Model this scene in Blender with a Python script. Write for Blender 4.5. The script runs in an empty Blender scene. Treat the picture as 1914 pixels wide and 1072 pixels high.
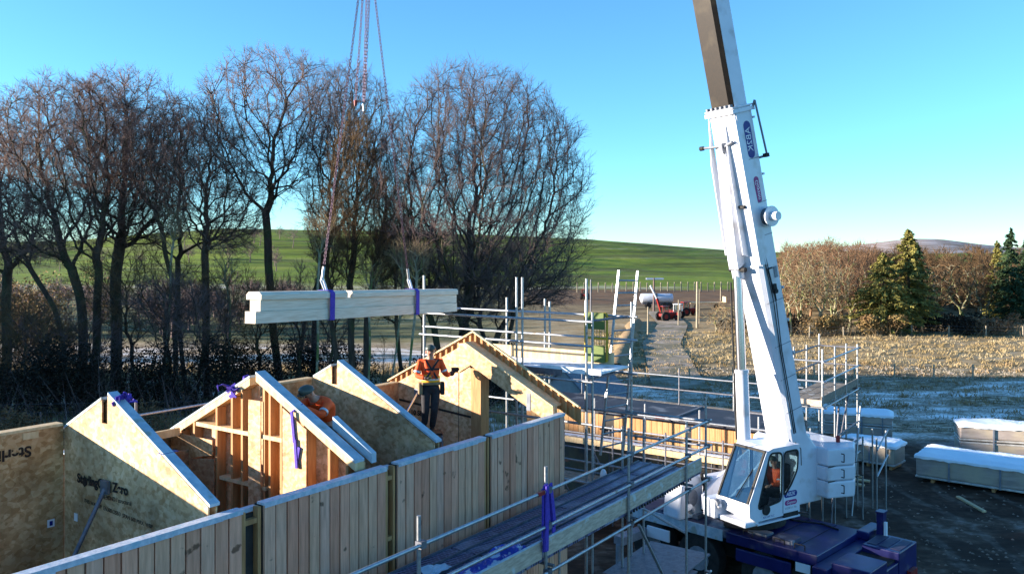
import bpy, bmesh, math, random
import numpy as np
from mathutils import Vector, Matrix
R = math.radians
random.seed(7)
C = bpy.context.scene.collection
sc = bpy.context.scene
# ---------------------------------------------------------------- camera
HC = 8.2; F = 1550.0; CX = 957.0; HY = 475.0
cd = bpy.data.cameras.new('camera'); cam = bpy.data.objects.new('camera', cd); C.objects.link(cam)
cam.location = (0, 0, HC); cam.rotation_euler = (R(90), 0, 0)
cd.sensor_width = 36; cd.lens = F/1914*36; cd.shift_y = -61/1914; cd.clip_start = .1; cd.clip_end = 6000
sc.camera = cam
# ---------------------------------------------------------------- light
SUN_EL = 9.5
w = bpy.data.worlds.new('World'); sc.world = w; w.use_nodes = True
nt = w.node_tree; bg = nt.nodes['Background']
sky = nt.nodes.new('ShaderNodeTexSky'); sky.sky_type = 'NISHITA'; sky.sun_disc = False
sky.sun_elevation = R(SUN_EL); sky.sun_rotation = R(-91.5); sky.altitude = 1200; sky.air_density = 1.0; sky.dust_density = 0; sky.ozone_density = 5.2
tn = nt.nodes.new('ShaderNodeMix'); tn.data_type = 'RGBA'; tn.blend_type = 'MULTIPLY'; tn.inputs[0].default_value = 1; tn.inputs[7].default_value = (1.06, 1.15, 1.02, 1)   # cool clear winter air
nt.links.new(sky.outputs[0], tn.inputs[6]); nt.links.new(tn.outputs[2], bg.inputs[0]); bg.inputs[1].default_value = .112
sd = bpy.data.lights.new('sun', 'SUN'); sd.energy = 5.0; sd.angle = R(.5); sd.color = (1.0, .88, .74)
so = bpy.data.objects.new('sun', sd); C.objects.link(so)
Sv = Vector((-math.cos(R(1.5))*math.cos(R(SUN_EL)), -math.sin(R(1.5))*math.cos(R(SUN_EL)), math.sin(R(SUN_EL))))
so.rotation_euler = Sv.to_track_quat('Z', 'Y').to_euler(); so.location = (-20, 0, 30)
sc.view_settings.view_transform = 'Standard'; sc.view_settings.look = 'None'
sc.view_settings.exposure = 1.85; sc.view_settings.gamma = 1

# ---------------------------------------------------------------- helpers
def P(x, y, Y):            # a pixel of the photo at distance Y -> a point in the place
    return Vector(((x-CX)/F*Y, Y, HC-(y-HY)/F*Y))
def G(x, y, z=0):          # a pixel on the level z
    return P(x, y, (HC-z)*F/(y-HY))
def wloc(o):
    l = Vector((0, 0, 0))
    while o is not None: l += o.location; o = o.parent
    return l
def tag(o, label=None, cat=None, group=None, kind=None):
    if label: o['label'] = label
    if cat: o['category'] = cat
    if group: o['group'] = group
    if kind: o['kind'] = kind
    return o
def thing(name, label, cat, loc, group=None, rz=0):
    o = bpy.data.objects.new(name, None); C.objects.link(o); o.location = loc; o.rotation_euler.z = rz
    o.empty_display_size = .3
    return tag(o, label, cat, group)
def link(name, me, m, parent=None):
    o = bpy.data.objects.new(name, me); C.objects.link(o)
    if m is not None and not me.materials:
        for mm in (m if isinstance(m, (list, tuple)) else [m]): me.materials.append(mm)
    if parent is not None: o.parent = parent
    return o
class MB:
    def __init__(s, M=None): s.v = []; s.f = []; s.mi = []; s.M = M or Matrix.Identity(4); s.cm = 0; s.sm = []
    def add(s, vs, fs, M=None, smooth=False):
        b = len(s.v); T = s.M @ M if M is not None else s.M
        s.v += [tuple(T @ Vector(p)) for p in vs]; s.f += [tuple(b+i for i in f) for f in fs]; s.mi += [s.cm]*len(fs); s.sm += [smooth]*len(fs)
        return s
    def box(s, a0, a1, b0, b1, c0, c1, M=None, j=0):
        vs = [(x, y, z) for x in (a0, a1) for y in (b0, b1) for z in (c0, c1)]
        if j: vs = [(x+random.uniform(-j, j), y+random.uniform(-j, j), z+random.uniform(-j, j)) for x, y, z in vs]
        return s.add(vs, [(0,1,3,2),(4,6,7,5),(0,4,5,1),(2,3,7,6),(0,2,6,4),(1,5,7,3)], M)
    def bar(s, p0, p1, w, h, up=(0,0,1), M=None):
        p0 = Vector(p0); p1 = Vector(p1); d = (p1-p0).normalized(); up = Vector(up)
        if abs(d.dot(up)) > .99: up = Vector((1,0,0))
        a = d.cross(up).normalized()*w/2; b = a.cross(d).normalized()*h/2
        vs = [p+x*a+y*b for p in (p0, p1) for x, y in ((-1,-1),(1,-1),(1,1),(-1,1))]
        return s.add(vs, [(0,1,2,3),(7,6,5,4),(0,4,5,1),(1,5,6,2),(2,6,7,3),(3,7,4,0)], M)
    def tube(s, p0, p1, r, r1=None, n=8, M=None, caps=True):
        p0 = Vector(p0); p1 = Vector(p1); d = (p1-p0).normalized(); r1 = r if r1 is None else r1
        a = d.orthogonal().normalized(); b = d.cross(a); vs = []
        for p, q in ((p0, r), (p1, r1)):
            for i in range(n): t = 2*math.pi*i/n; vs.append(p+(a*math.cos(t)+b*math.sin(t))*q)
        s.add(vs, [(i, (i+1) % n, n+(i+1) % n, n+i) for i in range(n)], M, True)
        if caps: s.add(vs, [tuple(range(n))[::-1], tuple(range(n, 2*n))], M)
        return s
    def path(s, pts, r, n=6, M=None):
        for a, b in zip(pts[:-1], pts[1:]): s.tube(a, b, r, n=n, M=M)
        return s
    def prism(s, pts, n, M=None):     # pts: polygon, n: vector
        k = len(pts); n = Vector(n); vs = [Vector(p) for p in pts]+[Vector(p)+n for p in pts]
        return s.add(vs, [tuple(range(k))[::-1], tuple(range(k, 2*k))]+[(i, (i+1) % k, k+(i+1) % k, k+i) for i in range(k)], M)
    def rings(s, rings, M=None, smooth=True, caps=True):
        n = len(rings[0]); vs = [p for r in rings for p in r]; fs = []
        for k in range(len(rings)-1):
            for i in range(n): fs.append((k*n+i, k*n+(i+1) % n, (k+1)*n+(i+1) % n, (k+1)*n+i))
        s.add(vs, fs, M, smooth)
        if caps: s.add(vs, [tuple(range(n))[::-1], tuple(range((len(rings)-1)*n, len(rings)*n))], M)
        return s
    def ball(s, c, rx, ry=None, rz=None, n=10, m=7, M=None):
        ry = ry or rx; rz = rz or rx; c = Vector(c)
        return s.rings([[c+Vector((rx*math.sin(t)*math.cos(a), ry*math.sin(t)*math.sin(a), -rz*math.cos(t))) for a in [2*math.pi*i/n for i in range(n)]]
                        for t in [max(.02, min(math.pi-.02, math.pi*j/m)) for j in range(m+1)]], M)
    def mesh(s, me, M=None):
        return s.add([v.co[:] for v in me.vertices], [tuple(p.vertices) for p in me.polygons], M)
    def build(s, name, m, parent=None, bevel=0):
        off = wloc(parent); me = bpy.data.meshes.new(name)
        me.from_pydata([(x-off.x, y-off.y, z-off.z) for x, y, z in s.v], [], s.f); me.update()
        me.polygons.foreach_set('use_smooth', s.sm); me.polygons.foreach_set('material_index', s.mi)
        bm = bmesh.new(); bm.from_mesh(me); bmesh.ops.recalc_face_normals(bm, faces=bm.faces); bm.to_mesh(me); bm.free()
        o = link(name, me, m, parent)
        if bevel:
            b = o.modifiers.new('b', 'BEVEL'); b.width = bevel; b.segments = 2; b.limit_method = 'ANGLE'; b.angle_limit = R(40)
        return o
def plate_mesh(outer, holes, th):     # flat plate in xy with holes, thickness along z
    cu = bpy.data.curves.new('t', 'CURVE'); cu.dimensions = '2D'; cu.fill_mode = 'BOTH'; cu.extrude = th/2
    for poly in [outer]+list(holes):
        sp = cu.splines.new('POLY'); sp.points.add(len(poly)-1); sp.use_cyclic_u = True
        for i, p in enumerate(poly): sp.points[i].co = (p[0], p[1], 0, 1)
    o = bpy.data.objects.new('t', cu); C.objects.link(o); bpy.context.view_layer.update()
    me = bpy.data.meshes.new_from_object(o.evaluated_get(bpy.context.evaluated_depsgraph_get()))
    bpy.data.objects.remove(o); return me
def frame(o, x, y, z):
    x = Vector(x).normalized(); y = Vector(y).normalized(); z = Vector(z).normalized()
    return Matrix(((x.x, y.x, z.x, o[0]), (x.y, y.y, z.y, o[1]), (x.z, y.z, z.z, o[2]), (0, 0, 0, 1)))
def text(s, size, M, m, parent, name='lettering', bold=.0, shear=0):
    cu = bpy.data.curves.new('t', 'FONT'); cu.body = s; cu.size = size; cu.extrude = .001; cu.offset = bold; cu.align_x = 'CENTER'; cu.align_y = 'CENTER'; cu.shear = shear
    o = bpy.data.objects.new('t', cu); C.objects.link(o); bpy.context.view_layer.update()
    me = bpy.data.meshes.new_from_object(o.evaluated_get(bpy.context.evaluated_depsgraph_get())); bpy.data.objects.remove(o)
    me.materials.clear()
    return MB(M).mesh(me).build(name, m, parent)
# ---------------------------------------------------------------- materials
def mat(name, c1, c2=None, scale=5, rough=.7, metal=0, stretch=(1,1,1), bump=0, island=None, detail=6, contrast=(.35,.65), spec=.3, c3=None, s3=1, f3=(.5,.7), coords='Object', bdist=.02):
    m = bpy.data.materials.new(name); m.use_nodes = True; nt = m.node_tree; N = nt.nodes; L = nt.links
    b = N['Principled BSDF']; b.inputs['Roughness'].default_value = rough; b.inputs['Metallic'].default_value = metal; b.inputs['Specular IOR Level'].default_value = spec
    b.inputs['Base Color'].default_value = (*c1, 1)
    tc = N.new('ShaderNodeTexCoord'); mp = N.new('ShaderNodeMapping'); mp.inputs['Scale'].default_value = stretch
    L.new(tc.outputs[coords], mp.inputs[0]); out = None
    if c2 is not None:
        no = N.new('ShaderNodeTexNoise'); no.inputs['Scale'].default_value = scale; no.inputs['Detail'].default_value = detail; no.inputs['Roughness'].default_value = .6
        L.new(mp.outputs[0], no.inputs[0]); cr = N.new('ShaderNodeValToRGB')
        cr.color_ramp.elements[0].position = contrast[0]; cr.color_ramp.elements[1].position = contrast[1]
        cr.color_ramp.elements[0].color = (*c1, 1); cr.color_ramp.elements[1].color = (*c2, 1)
        L.new(no.outputs[0], cr.inputs[0]); out = cr.outputs[0]
        if bump:
            bp = N.new('ShaderNodeBump'); bp.inputs['Strength'].default_value = bump; bp.inputs['Distance'].default_value = bdist
            L.new(no.outputs[0], bp.inputs['Height']); L.new(bp.outputs[0], b.inputs['Normal'])
    if c3 is not None:
        n3 = N.new('ShaderNodeTexNoise'); n3.inputs['Scale'].default_value = s3; n3.inputs['Detail'].default_value = 5; L.new(tc.outputs[coords], n3.inputs[0])
        mr = N.new('ShaderNodeMapRange'); mr.inputs[1].default_value = f3[0]; mr.inputs[2].default_value = f3[1]; L.new(n3.outputs[0], mr.inputs[0])
        mx = N.new('ShaderNodeMix'); mx.data_type = 'RGBA'; L.new(mr.outputs[0], mx.inputs[0]); mx.inputs[7].default_value = (*c3, 1)
        if out: L.new(out, mx.inputs[6])
        else: mx.inputs[6].default_value = (*c1, 1)
        out = mx.outputs[2]
    if island:
        ge = N.new('ShaderNodeNewGeometry'); cr = N.new('ShaderNodeValToRGB'); cr.color_ramp.interpolation = 'CONSTANT'
        E = cr.color_ramp.elements
        while len(E) < len(island): E.new(.5)
        for i, c in enumerate(island): E[i].position = i/len(island); E[i].color = (*c, 1)
        L.new(ge.outputs['Random Per Island'], cr.inputs[0])
        mx = N.new('ShaderNodeMix'); mx.data_type = 'RGBA'; mx.blend_type = 'MULTIPLY'; mx.inputs[0].default_value = 1
        if out: L.new(out, mx.inputs[6])
        else: mx.inputs[6].default_value = (*c1, 1)
        L.new(cr.outputs[0], mx.inputs[7]); out = mx.outputs[2]
    if out: L.new(out, b.inputs['Base Color'])
    return m
def osb_mat(name, base, dark, light):
    m = bpy.data.materials.new(name); m.use_nodes = True; nt = m.node_tree; N = nt.nodes; L = nt.links; b = N['Principled BSDF']
    b.inputs['Roughness'].default_value = .65; b.inputs['Specular IOR Level'].default_value = .25
    tc = N.new('ShaderNodeTexCoord'); outs = []
    for k, (rot, st) in enumerate((((.3,.4,.2), (6,20,20)), ((1.1,.7,1.3), (20,6,16)))):
        mp = N.new('ShaderNodeMapping'); mp.inputs['Rotation'].default_value = rot; mp.inputs['Scale'].default_value = st; L.new(tc.outputs['Object'], mp.inputs[0])
        vo = N.new('ShaderNodeTexVoronoi'); vo.inputs['Scale'].default_value = 1; L.new(mp.outputs[0], vo.inputs[0])
        bw = N.new('ShaderNodeRGBToBW'); L.new(vo.outputs['Color'], bw.inputs[0]); outs.append(bw.outputs[0])
    ad = N.new('ShaderNodeMath'); ad.operation = 'ADD'; L.new(outs[0], ad.inputs[0]); L.new(outs[1], ad.inputs[1])
    ml = N.new('ShaderNodeMath'); ml.operation = 'MULTIPLY'; ml.inputs[1].default_value = .5; L.new(ad.outputs[0], ml.inputs[0])
    cr = N.new('ShaderNodeValToRGB'); E = cr.color_ramp.elements; E[0].position = .25; E[1].position = .75; E[0].color = (*dark, 1); E[1].color = (*light, 1)
    e = E.new(.5); e.color = (*base, 1); L.new(ml.outputs[0], cr.inputs[0])
    no = N.new('ShaderNodeTexNoise'); no.inputs['Scale'].default_value = 1.3; no.inputs['Detail'].default_value = 6; L.new(tc.outputs['Object'], no.inputs[0])
    mr = N.new('ShaderNodeMapRange'); mr.inputs[1].default_value = .35; mr.inputs[2].default_value = .7; mr.inputs[3].default_value = .55; mr.inputs[4].default_value = 1.15; L.new(no.outputs[0], mr.inputs[0])
    mx = N.new('ShaderNodeMix'); mx.data_type = 'RGBA'; mx.blend_type = 'MULTIPLY'; mx.inputs[0].default_value = 1; L.new(cr.outputs[0], mx.inputs[6]); L.new(mr.outputs[0], mx.inputs[7])
    L.new(mx.outputs[2], b.inputs['Base Color'])
    bp = N.new('ShaderNodeBump'); bp.inputs['Strength'].default_value = .25; bp.inputs['Distance'].default_value = .01; L.new(ml.outputs[0], bp.inputs['Height']); L.new(bp.outputs[0], b.inputs['Normal'])
    return m
M = {}
M['osb'] = osb_mat('osb board', (.58,.33,.15), (.42,.22,.09), (.7,.45,.24))
M['osb_lit'] = osb_mat('sunlit osb board', (.68,.42,.22), (.5,.28,.13), (.8,.54,.32))  # OSB for the sunlit faces, sunshine put into its paler colour
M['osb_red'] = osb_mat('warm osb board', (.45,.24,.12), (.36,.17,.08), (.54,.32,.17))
M['timber'] = mat('sawn timber', (.5,.29,.13), (.36,.18,.075), 6, .7, stretch=(3,3,.35), bump=.15, island=[(1,1,1),(.92,.88,.84),(1.0,.94,.88),(.85,.8,.74)])
M['timber_pale'] = mat('pale timber', (.66,.5,.3), (.52,.36,.18), 7, .7, stretch=(2,2,.5), bump=.1)
M['clad'] = mat('board cladding', (.80,.40,.27), (.58,.28,.18), 9, .8, stretch=(2.5,2.5,.22), bump=.35,
                island=[(1,.9,.82),(.9,.96,.9),(1,.95,.9),(.86,.8,.74),(.94,1.0,.98),(1.0,.84,.76),(.9,.97,1.0),(.84,.74,.68)], c3=(.2,.1,.06), s3=5, f3=(.66,.72))
M['clad_warm'] = mat('warm board cladding', (.5,.33,.17), (.38,.22,.1), 9, .8, stretch=(2.5,2.5,.25), bump=.3, island=[(1,.9,.8),(.9,.85,.75),(1,1,1),(.95,.75,.62)])
M['membrane'] = mat('dark membrane', (.02,.02,.022), (.05,.045,.04), 3, .8)
M['frost'] = mat('frosted plastic strip', (.34,.4,.47), (.52,.56,.62), 14, .5, bump=.2, c3=(.28,.42,.5), s3=9, f3=(.55,.65))
M['frost_wood'] = mat('frosted timber', (.28,.38,.46), (.46,.54,.6), 8, .6, bump=.3, stretch=(1,1,1), c3=(.25,.3,.28), s3=4, f3=(.58,.68))
M['beam'] = mat('pale glued laminated timber', (.74,.66,.54), (.56,.46,.34), 5, .6, bump=.02, stretch=(.5,.5,14), c3=(.36,.26,.17), s3=4.5, f3=(.68,.72))
M['steel'] = mat('galvanised tube', (.42,.44,.46), (.3,.31,.33), 25, .42, .75, bump=.05, c3=(.22,.17,.13), s3=5, f3=(.64,.72))
M['steel_dark'] = mat('weathered steel', (.12,.125,.15), (.2,.2,.22), 12, .55, .5, c3=(.12,.08,.06), s3=4, f3=(.62,.72))
M['toe'] = mat('weathered toe board', (.55,.44,.34), (.36,.28,.21), 6, .8, stretch=(1,1,5), bump=.25, c3=(.5,.52,.5), s3=6, f3=(.6,.7))
M['plank'] = mat('weathered planks', (.26,.22,.17), (.17,.14,.11), 6, .8, stretch=(1,1,5), bump=.25, c3=(.42,.42,.4), s3=4, f3=(.6,.68))
M['snowdeck'] = mat('frost covered boards', (.62,.66,.7), (.8,.82,.85), 5, .7, bump=.3, c3=(.36,.34,.3), s3=3, f3=(.6,.66))
M['white'] = mat('white crane paint', (.66,.68,.74), (.6,.62,.68), 2.5, .28, spec=.5, c3=(.4,.38,.37), s3=2.2, f3=(.56,.8), bump=.04)
M['boom_brown'] = mat('brown boom steel', (.018,.012,.008), (.008,.006,.005), 16, .5, .25, stretch=(4,4,.06), c3=(.035,.027,.017), s3=2, f3=(.55,.75))  # dark brown for the underside of the upper boom sections
M['grey_paint'] = mat('grey machine paint', (.24,.26,.29), (.16,.17,.2), 6, .5)
M['chrome'] = mat('polished piston rod', (.42,.42,.46), None, rough=.22, metal=.95)
M['blue'] = mat('blue carrier paint', (.006,.009,.075), (.012,.016,.11), 3, .35, spec=.5, c3=(.06,.06,.11), s3=2.6, f3=(.58,.72))
M['carrier_deck'] = mat('worn carrier deck', (.07,.07,.1), (.03,.035,.09), 2.5, .6, c3=(.25,.26,.3), s3=1.8, f3=(.58,.7))
M['black'] = mat('black rubber', (.012,.012,.013), (.03,.028,.026), 6, .75)
M['dark'] = mat('dark interior', (.02,.02,.024), None, rough=.7)
M['strap'] = mat('violet webbing', (.09,.05,.42), (.05,.03,.28), 30, .75, bump=.3)
M['blue_sheet'] = mat('blue sheeting', (.05,.07,.42), (.02,.03,.22), 5, .5, bump=.4, c3=(.5,.55,.65), s3=7, f3=(.54,.6))
M['snow'] = mat('snow', (.82,.88,.93), (.88,.92,.95), 6, .6, bump=.5, bdist=.05)
M['wrap'] = mat('wrapped panel pack', (.42,.35,.31), (.28,.23,.2), 3, .38, spec=.6, stretch=(.5,.5,3), c3=(.46,.38,.27), s3=.9, f3=(.5,.68), bump=.4)
M['wrap_edge'] = mat('pale wrapped edge', (.52,.5,.46), (.36,.33,.29), 5, .35, spec=.6, bump=.4)
M['chain'] = mat('purple grey chain', (.08,.045,.07), (.05,.035,.055), 20, .45, .6)
M['orange'] = mat('orange high visibility cloth', (.85,.11,.02), (.75,.07,.015), 8, .7, bump=.4)
M['yellow'] = mat('yellow high visibility cloth', (.9,.5,.03), (.85,.35,.02), 8, .7)
M['reflect'] = mat('silver reflective tape', (.55,.58,.62), None, rough=.35, metal=.3)
M['black_cloth'] = mat('black work cloth', (.018,.018,.022), (.035,.032,.035), 14, .85, bump=.4)
M['boot'] = mat('brown boots', (.05,.03,.02), (.03,.02,.015), 10, .7)
M['skin'] = mat('skin', (.5,.27,.19), (.42,.2,.14), 12, .55)
M['leather'] = mat('tan leather', (.3,.22,.12), (.2,.13,.07), 14, .6)
M['hat'] = mat('grey green hard hat', (.06,.07,.06), None, rough=.35)
M['ink'] = mat('black stencil ink', (.035,.022,.016), None, rough=.85)
M['navy'] = mat('navy print', (.01,.02,.2), None, rough=.4)
M['maroon'] = mat('maroon print', (.3,.02,.16), None, rough=.4)
M['printwhite'] = mat('white print', (.75,.76,.8), None, rough=.4)
M['yellowpaint'] = mat('yellow gate paint', (.5,.33,.02), (.4,.26,.02), 8, .5)
M['greenpanel'] = mat('olive green plastic', (.12,.16,.035), (.09,.13,.03), 5, .5)
M['red'] = mat('red machine paint', (.3,.02,.018), (.16,.02,.018), 5, .45)
M['render'] = mat('grey cement render', (.3,.32,.31), (.23,.25,.25), 3, .85, bump=.2)
M['bark'] = mat('dark bark', (.045,.03,.022), (.1,.07,.05), 3, .9, stretch=(1,1,.3), bump=.7, bdist=.06, c3=(.06,.075,.03), s3=.8, f3=(.5,.7))
M['bark_pale'] = mat('pale mossy bark', (.22,.19,.12), (.34,.31,.22), 5, .9, bump=.5, c3=(.14,.17,.05), s3=1.5, f3=(.45,.6))
M['tw_pink'] = mat('russet twigs', (.27,.165,.135), (.16,.105,.085), .6, .8)
M['tw_dark'] = mat('dark twigs', (.12,.085,.085), (.18,.12,.105), .5, .8)
M['tw_brown'] = mat('brown withered leaves', (.2,.115,.05), (.1,.065,.035), .6, .85)
M['tw_tan'] = mat('tan twigs', (.33,.24,.13), (.22,.15,.08), .8, .85)
M['tw_red'] = mat('rust red twigs', (.26,.145,.075), (.17,.1,.055), .3, .85)
M['needle'] = mat('conifer needles', (.34,.29,.07), (.12,.13,.035), .9, .8, c3=(.16,.13,.03), s3=.7, f3=(.5,.7))
M['needle_blue'] = mat('blue green needles', (.045,.085,.035), (.025,.05,.02), .9, .8)
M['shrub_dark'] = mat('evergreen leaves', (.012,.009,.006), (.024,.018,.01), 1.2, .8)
M['shrub_gold'] = mat('golden withered foliage', (.26,.19,.07), (.22,.12,.055), .7, .85)
M['grass'] = mat('withered grass', (.34,.25,.12), (.22,.16,.07), .6, .9, c3=(.4,.33,.2), s3=.25, f3=(.45,.65))
M['frostgrass'] = mat('frosted grass blades', (.6,.52,.45), (.2,.17,.09), 1.5, .85)
M['rush'] = mat('brown rushes', (.4,.27,.14), (.22,.16,.08), .7, .9)
M['post'] = mat('weathered post', (.36,.31,.22), (.24,.2,.15), 8, .85)
gm = bpy.data.materials.new('cab glass'); gm.use_nodes = True; N_ = gm.node_tree.nodes; L_ = gm.node_tree.links
tb = N_.new('ShaderNodeBsdfTransparent'); tb.inputs[0].default_value = (.62,.72,.76,1); gl = N_.new('ShaderNodeBsdfGlossy'); gl.inputs['Roughness'].default_value = .03
lw = N_.new('ShaderNodeLayerWeight'); lw.inputs[0].default_value = .25; fr = N_.new('ShaderNodeMath'); fr.operation = 'MULTIPLY_ADD'; fr.inputs[1].default_value = .7; fr.inputs[2].default_value = .05; L_.new(lw.outputs['Facing'], fr.inputs[0]); ms = N_.new('ShaderNodeMixShader'); L_.new(fr.outputs[0], ms.inputs[0]); L_.new(tb.outputs[0], ms.inputs[1]); L_.new(gl.outputs[0], ms.inputs[2])
L_.new(ms.outputs[0], N_['Material Output'].inputs[0]); M['glass'] = gm
def deck_mat():
    m = bpy.data.materials.new('perforated steel decking'); m.use_nodes = True; nt = m.node_tree; N = nt.nodes; L = nt.links; b = N['Principled BSDF']
    b.inputs['Roughness'].default_value = .5; b.inputs['Metallic'].default_value = .35
    tc = N.new('ShaderNodeTexCoord'); mp = N.new('ShaderNodeMapping'); mp.inputs['Rotation'].default_value = (0,0,R(-55)); mp.inputs['Scale'].default_value = (12, 20, .001); L.new(tc.outputs['Object'], mp.inputs[0])
    vo = N.new('ShaderNodeTexVoronoi'); vo.inputs['Scale'].default_value = 1; vo.inputs['Randomness'].default_value = .15; L.new(mp.outputs[0], vo.inputs[0])
    cr = N.new('ShaderNodeValToRGB'); cr.color_ramp.elements[0].position = .3; cr.color_ramp.elements[1].position = .42; cr.color_ramp.elements[0].color = (.012,.012,.03,1); cr.color_ramp.elements[1].color = (.15,.15,.26,1)
    L.new(vo.outputs['Distance'], cr.inputs[0])
    no = N.new('ShaderNodeTexNoise'); no.inputs['Scale'].default_value = 1.6; no.inputs['Detail'].default_value = 8; L.new(tc.outputs['Object'], no.inputs[0])
    mr = N.new('ShaderNodeMapRange'); mr.inputs[1].default_value = .5; mr.inputs[2].default_value = .66; mr.inputs[4].default_value = .6; L.new(no.outputs[0], mr.inputs[0])
    mx = N.new('ShaderNodeMix'); mx.data_type = 'RGBA'; L.new(mr.outputs[0], mx.inputs[0]); L.new(cr.outputs[0], mx.inputs[6]); mx.inputs[7].default_value = (.42,.46,.56,1)
    L.new(mx.outputs[2], b.inputs['Base Color']); return m
M['deck'] = deck_mat()

# ---------------------------------------------------------------- terrain
UX = math.sin(R(35.07)); UY = math.cos(R(35.07))
MH = Matrix(((UX, -UY, 0, 0), (UY, UX, 0, 0), (0, 0, 1, 0), (0, 0, 0, 1)))
def HW(u, v, z): return MH @ Vector((u, v, z))
def sstep(a, b, x): t = np.clip((x-a)/(b-a), 0, 1); return t*t*(3-2*t)
def vnoise(x, y, s):
    return (np.sin(x*s+1.3*np.sin(y*s*.7))*np.cos(y*s*1.1+.8*np.sin(x*s*.53)))
def height(X, Y):
    X = np.asarray(X, float); Y = np.asarray(Y, float); a = X/np.maximum(Y, 60)
    px = 957+a*1550
    rt = np.interp(px, [-400,0,130,280,420,700,900,1100,1200,1300,1370,1450,1600,1800,2200], [455,458,456,440,428,432,440,449,456,464,469,472,474,474,474])
    zr = HC+(475-rt)/1550*420
    z = zr*sstep(165, 420, Y)*(1-.5*sstep(430, 700, Y))
    z = z+(vnoise(X, Y, .03)*.8+vnoise(X+40, Y, .011)*2.0)*sstep(180, 300, Y)*(1-sstep(360,420,Y))
    # far moor on the right
    rf = np.interp(px, [0,1300,1500,1600,1700,1760,1850,1950,2300], [490,490,470,458,446,447,459,466,470])
    z = np.maximum(z, np.where(Y > 430, (HC+(475-rf)/1550*950)*sstep(520, 950, Y), z))
    # wooded rise behind the right hand trees
    z = z+ 4.2*sstep(92, 150, Y)*sstep(.27, .36, a)*(1-sstep(200,300,Y))
    # unseen hillside added west of the site, shaped to shade ground and trees
    rg = 20.0*np.exp(-((X+104)/26)**2)*(1-sstep(27, 36, Y))*sstep(-90, -50, Y)
    rg2 = 25.0*np.exp(-((X+104)/26)**2)*sstep(27, 36, Y)*(1-sstep(51, 58, Y))
    z = z+np.where(X < -40, rg+rg2, 0)
    z = z+(vnoise(X, Y, .9)*.04+vnoise(X, Y, .25)*.10)*sstep(36, 50, Y)
    return z
def hz(x, y): return float(height(x, y))
xs = np.concatenate([np.linspace(-900,-220,24)[:-1], np.linspace(-220,-60,40)[:-1], np.linspace(-60,90,200)[:-1], np.linspace(90,260,60)[:-1], np.linspace(260,1000,26)])
ys = np.concatenate([np.linspace(-120,10,14)[:-1], np.linspace(10,110,190)[:-1], np.linspace(110,450,150)[:-1], np.linspace(450,1400,50)])
XX, YY = np.meshgrid(xs, ys); ZZ = height(XX, YY)
co = np.stack([XX, YY, ZZ], -1).reshape(-1, 3); nx = len(xs); ny = len(ys)
ii = (np.arange(ny-1)[:, None]*nx+np.arange(nx-1)[None]).ravel(); qf = np.stack([ii, ii+1, ii+1+nx, ii+nx], -1)
def np_mesh(name, co, faces, smooth=False):
    me = bpy.data.meshes.new(name); k = faces.shape[1]; me.vertices.add(len(co)); me.vertices.foreach_set('co', co.astype(np.float32).ravel())
    me.loops.add(faces.size); me.loops.foreach_set('vertex_index', faces.astype(np.int32).ravel())
    me.polygons.add(len(faces)); me.polygons.foreach_set('loop_start', (np.arange(len(faces))*k).astype(np.int32))
    if smooth: me.polygons.foreach_set('use_smooth', np.ones(len(faces), bool))
    me.update(calc_edges=True); return me
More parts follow.
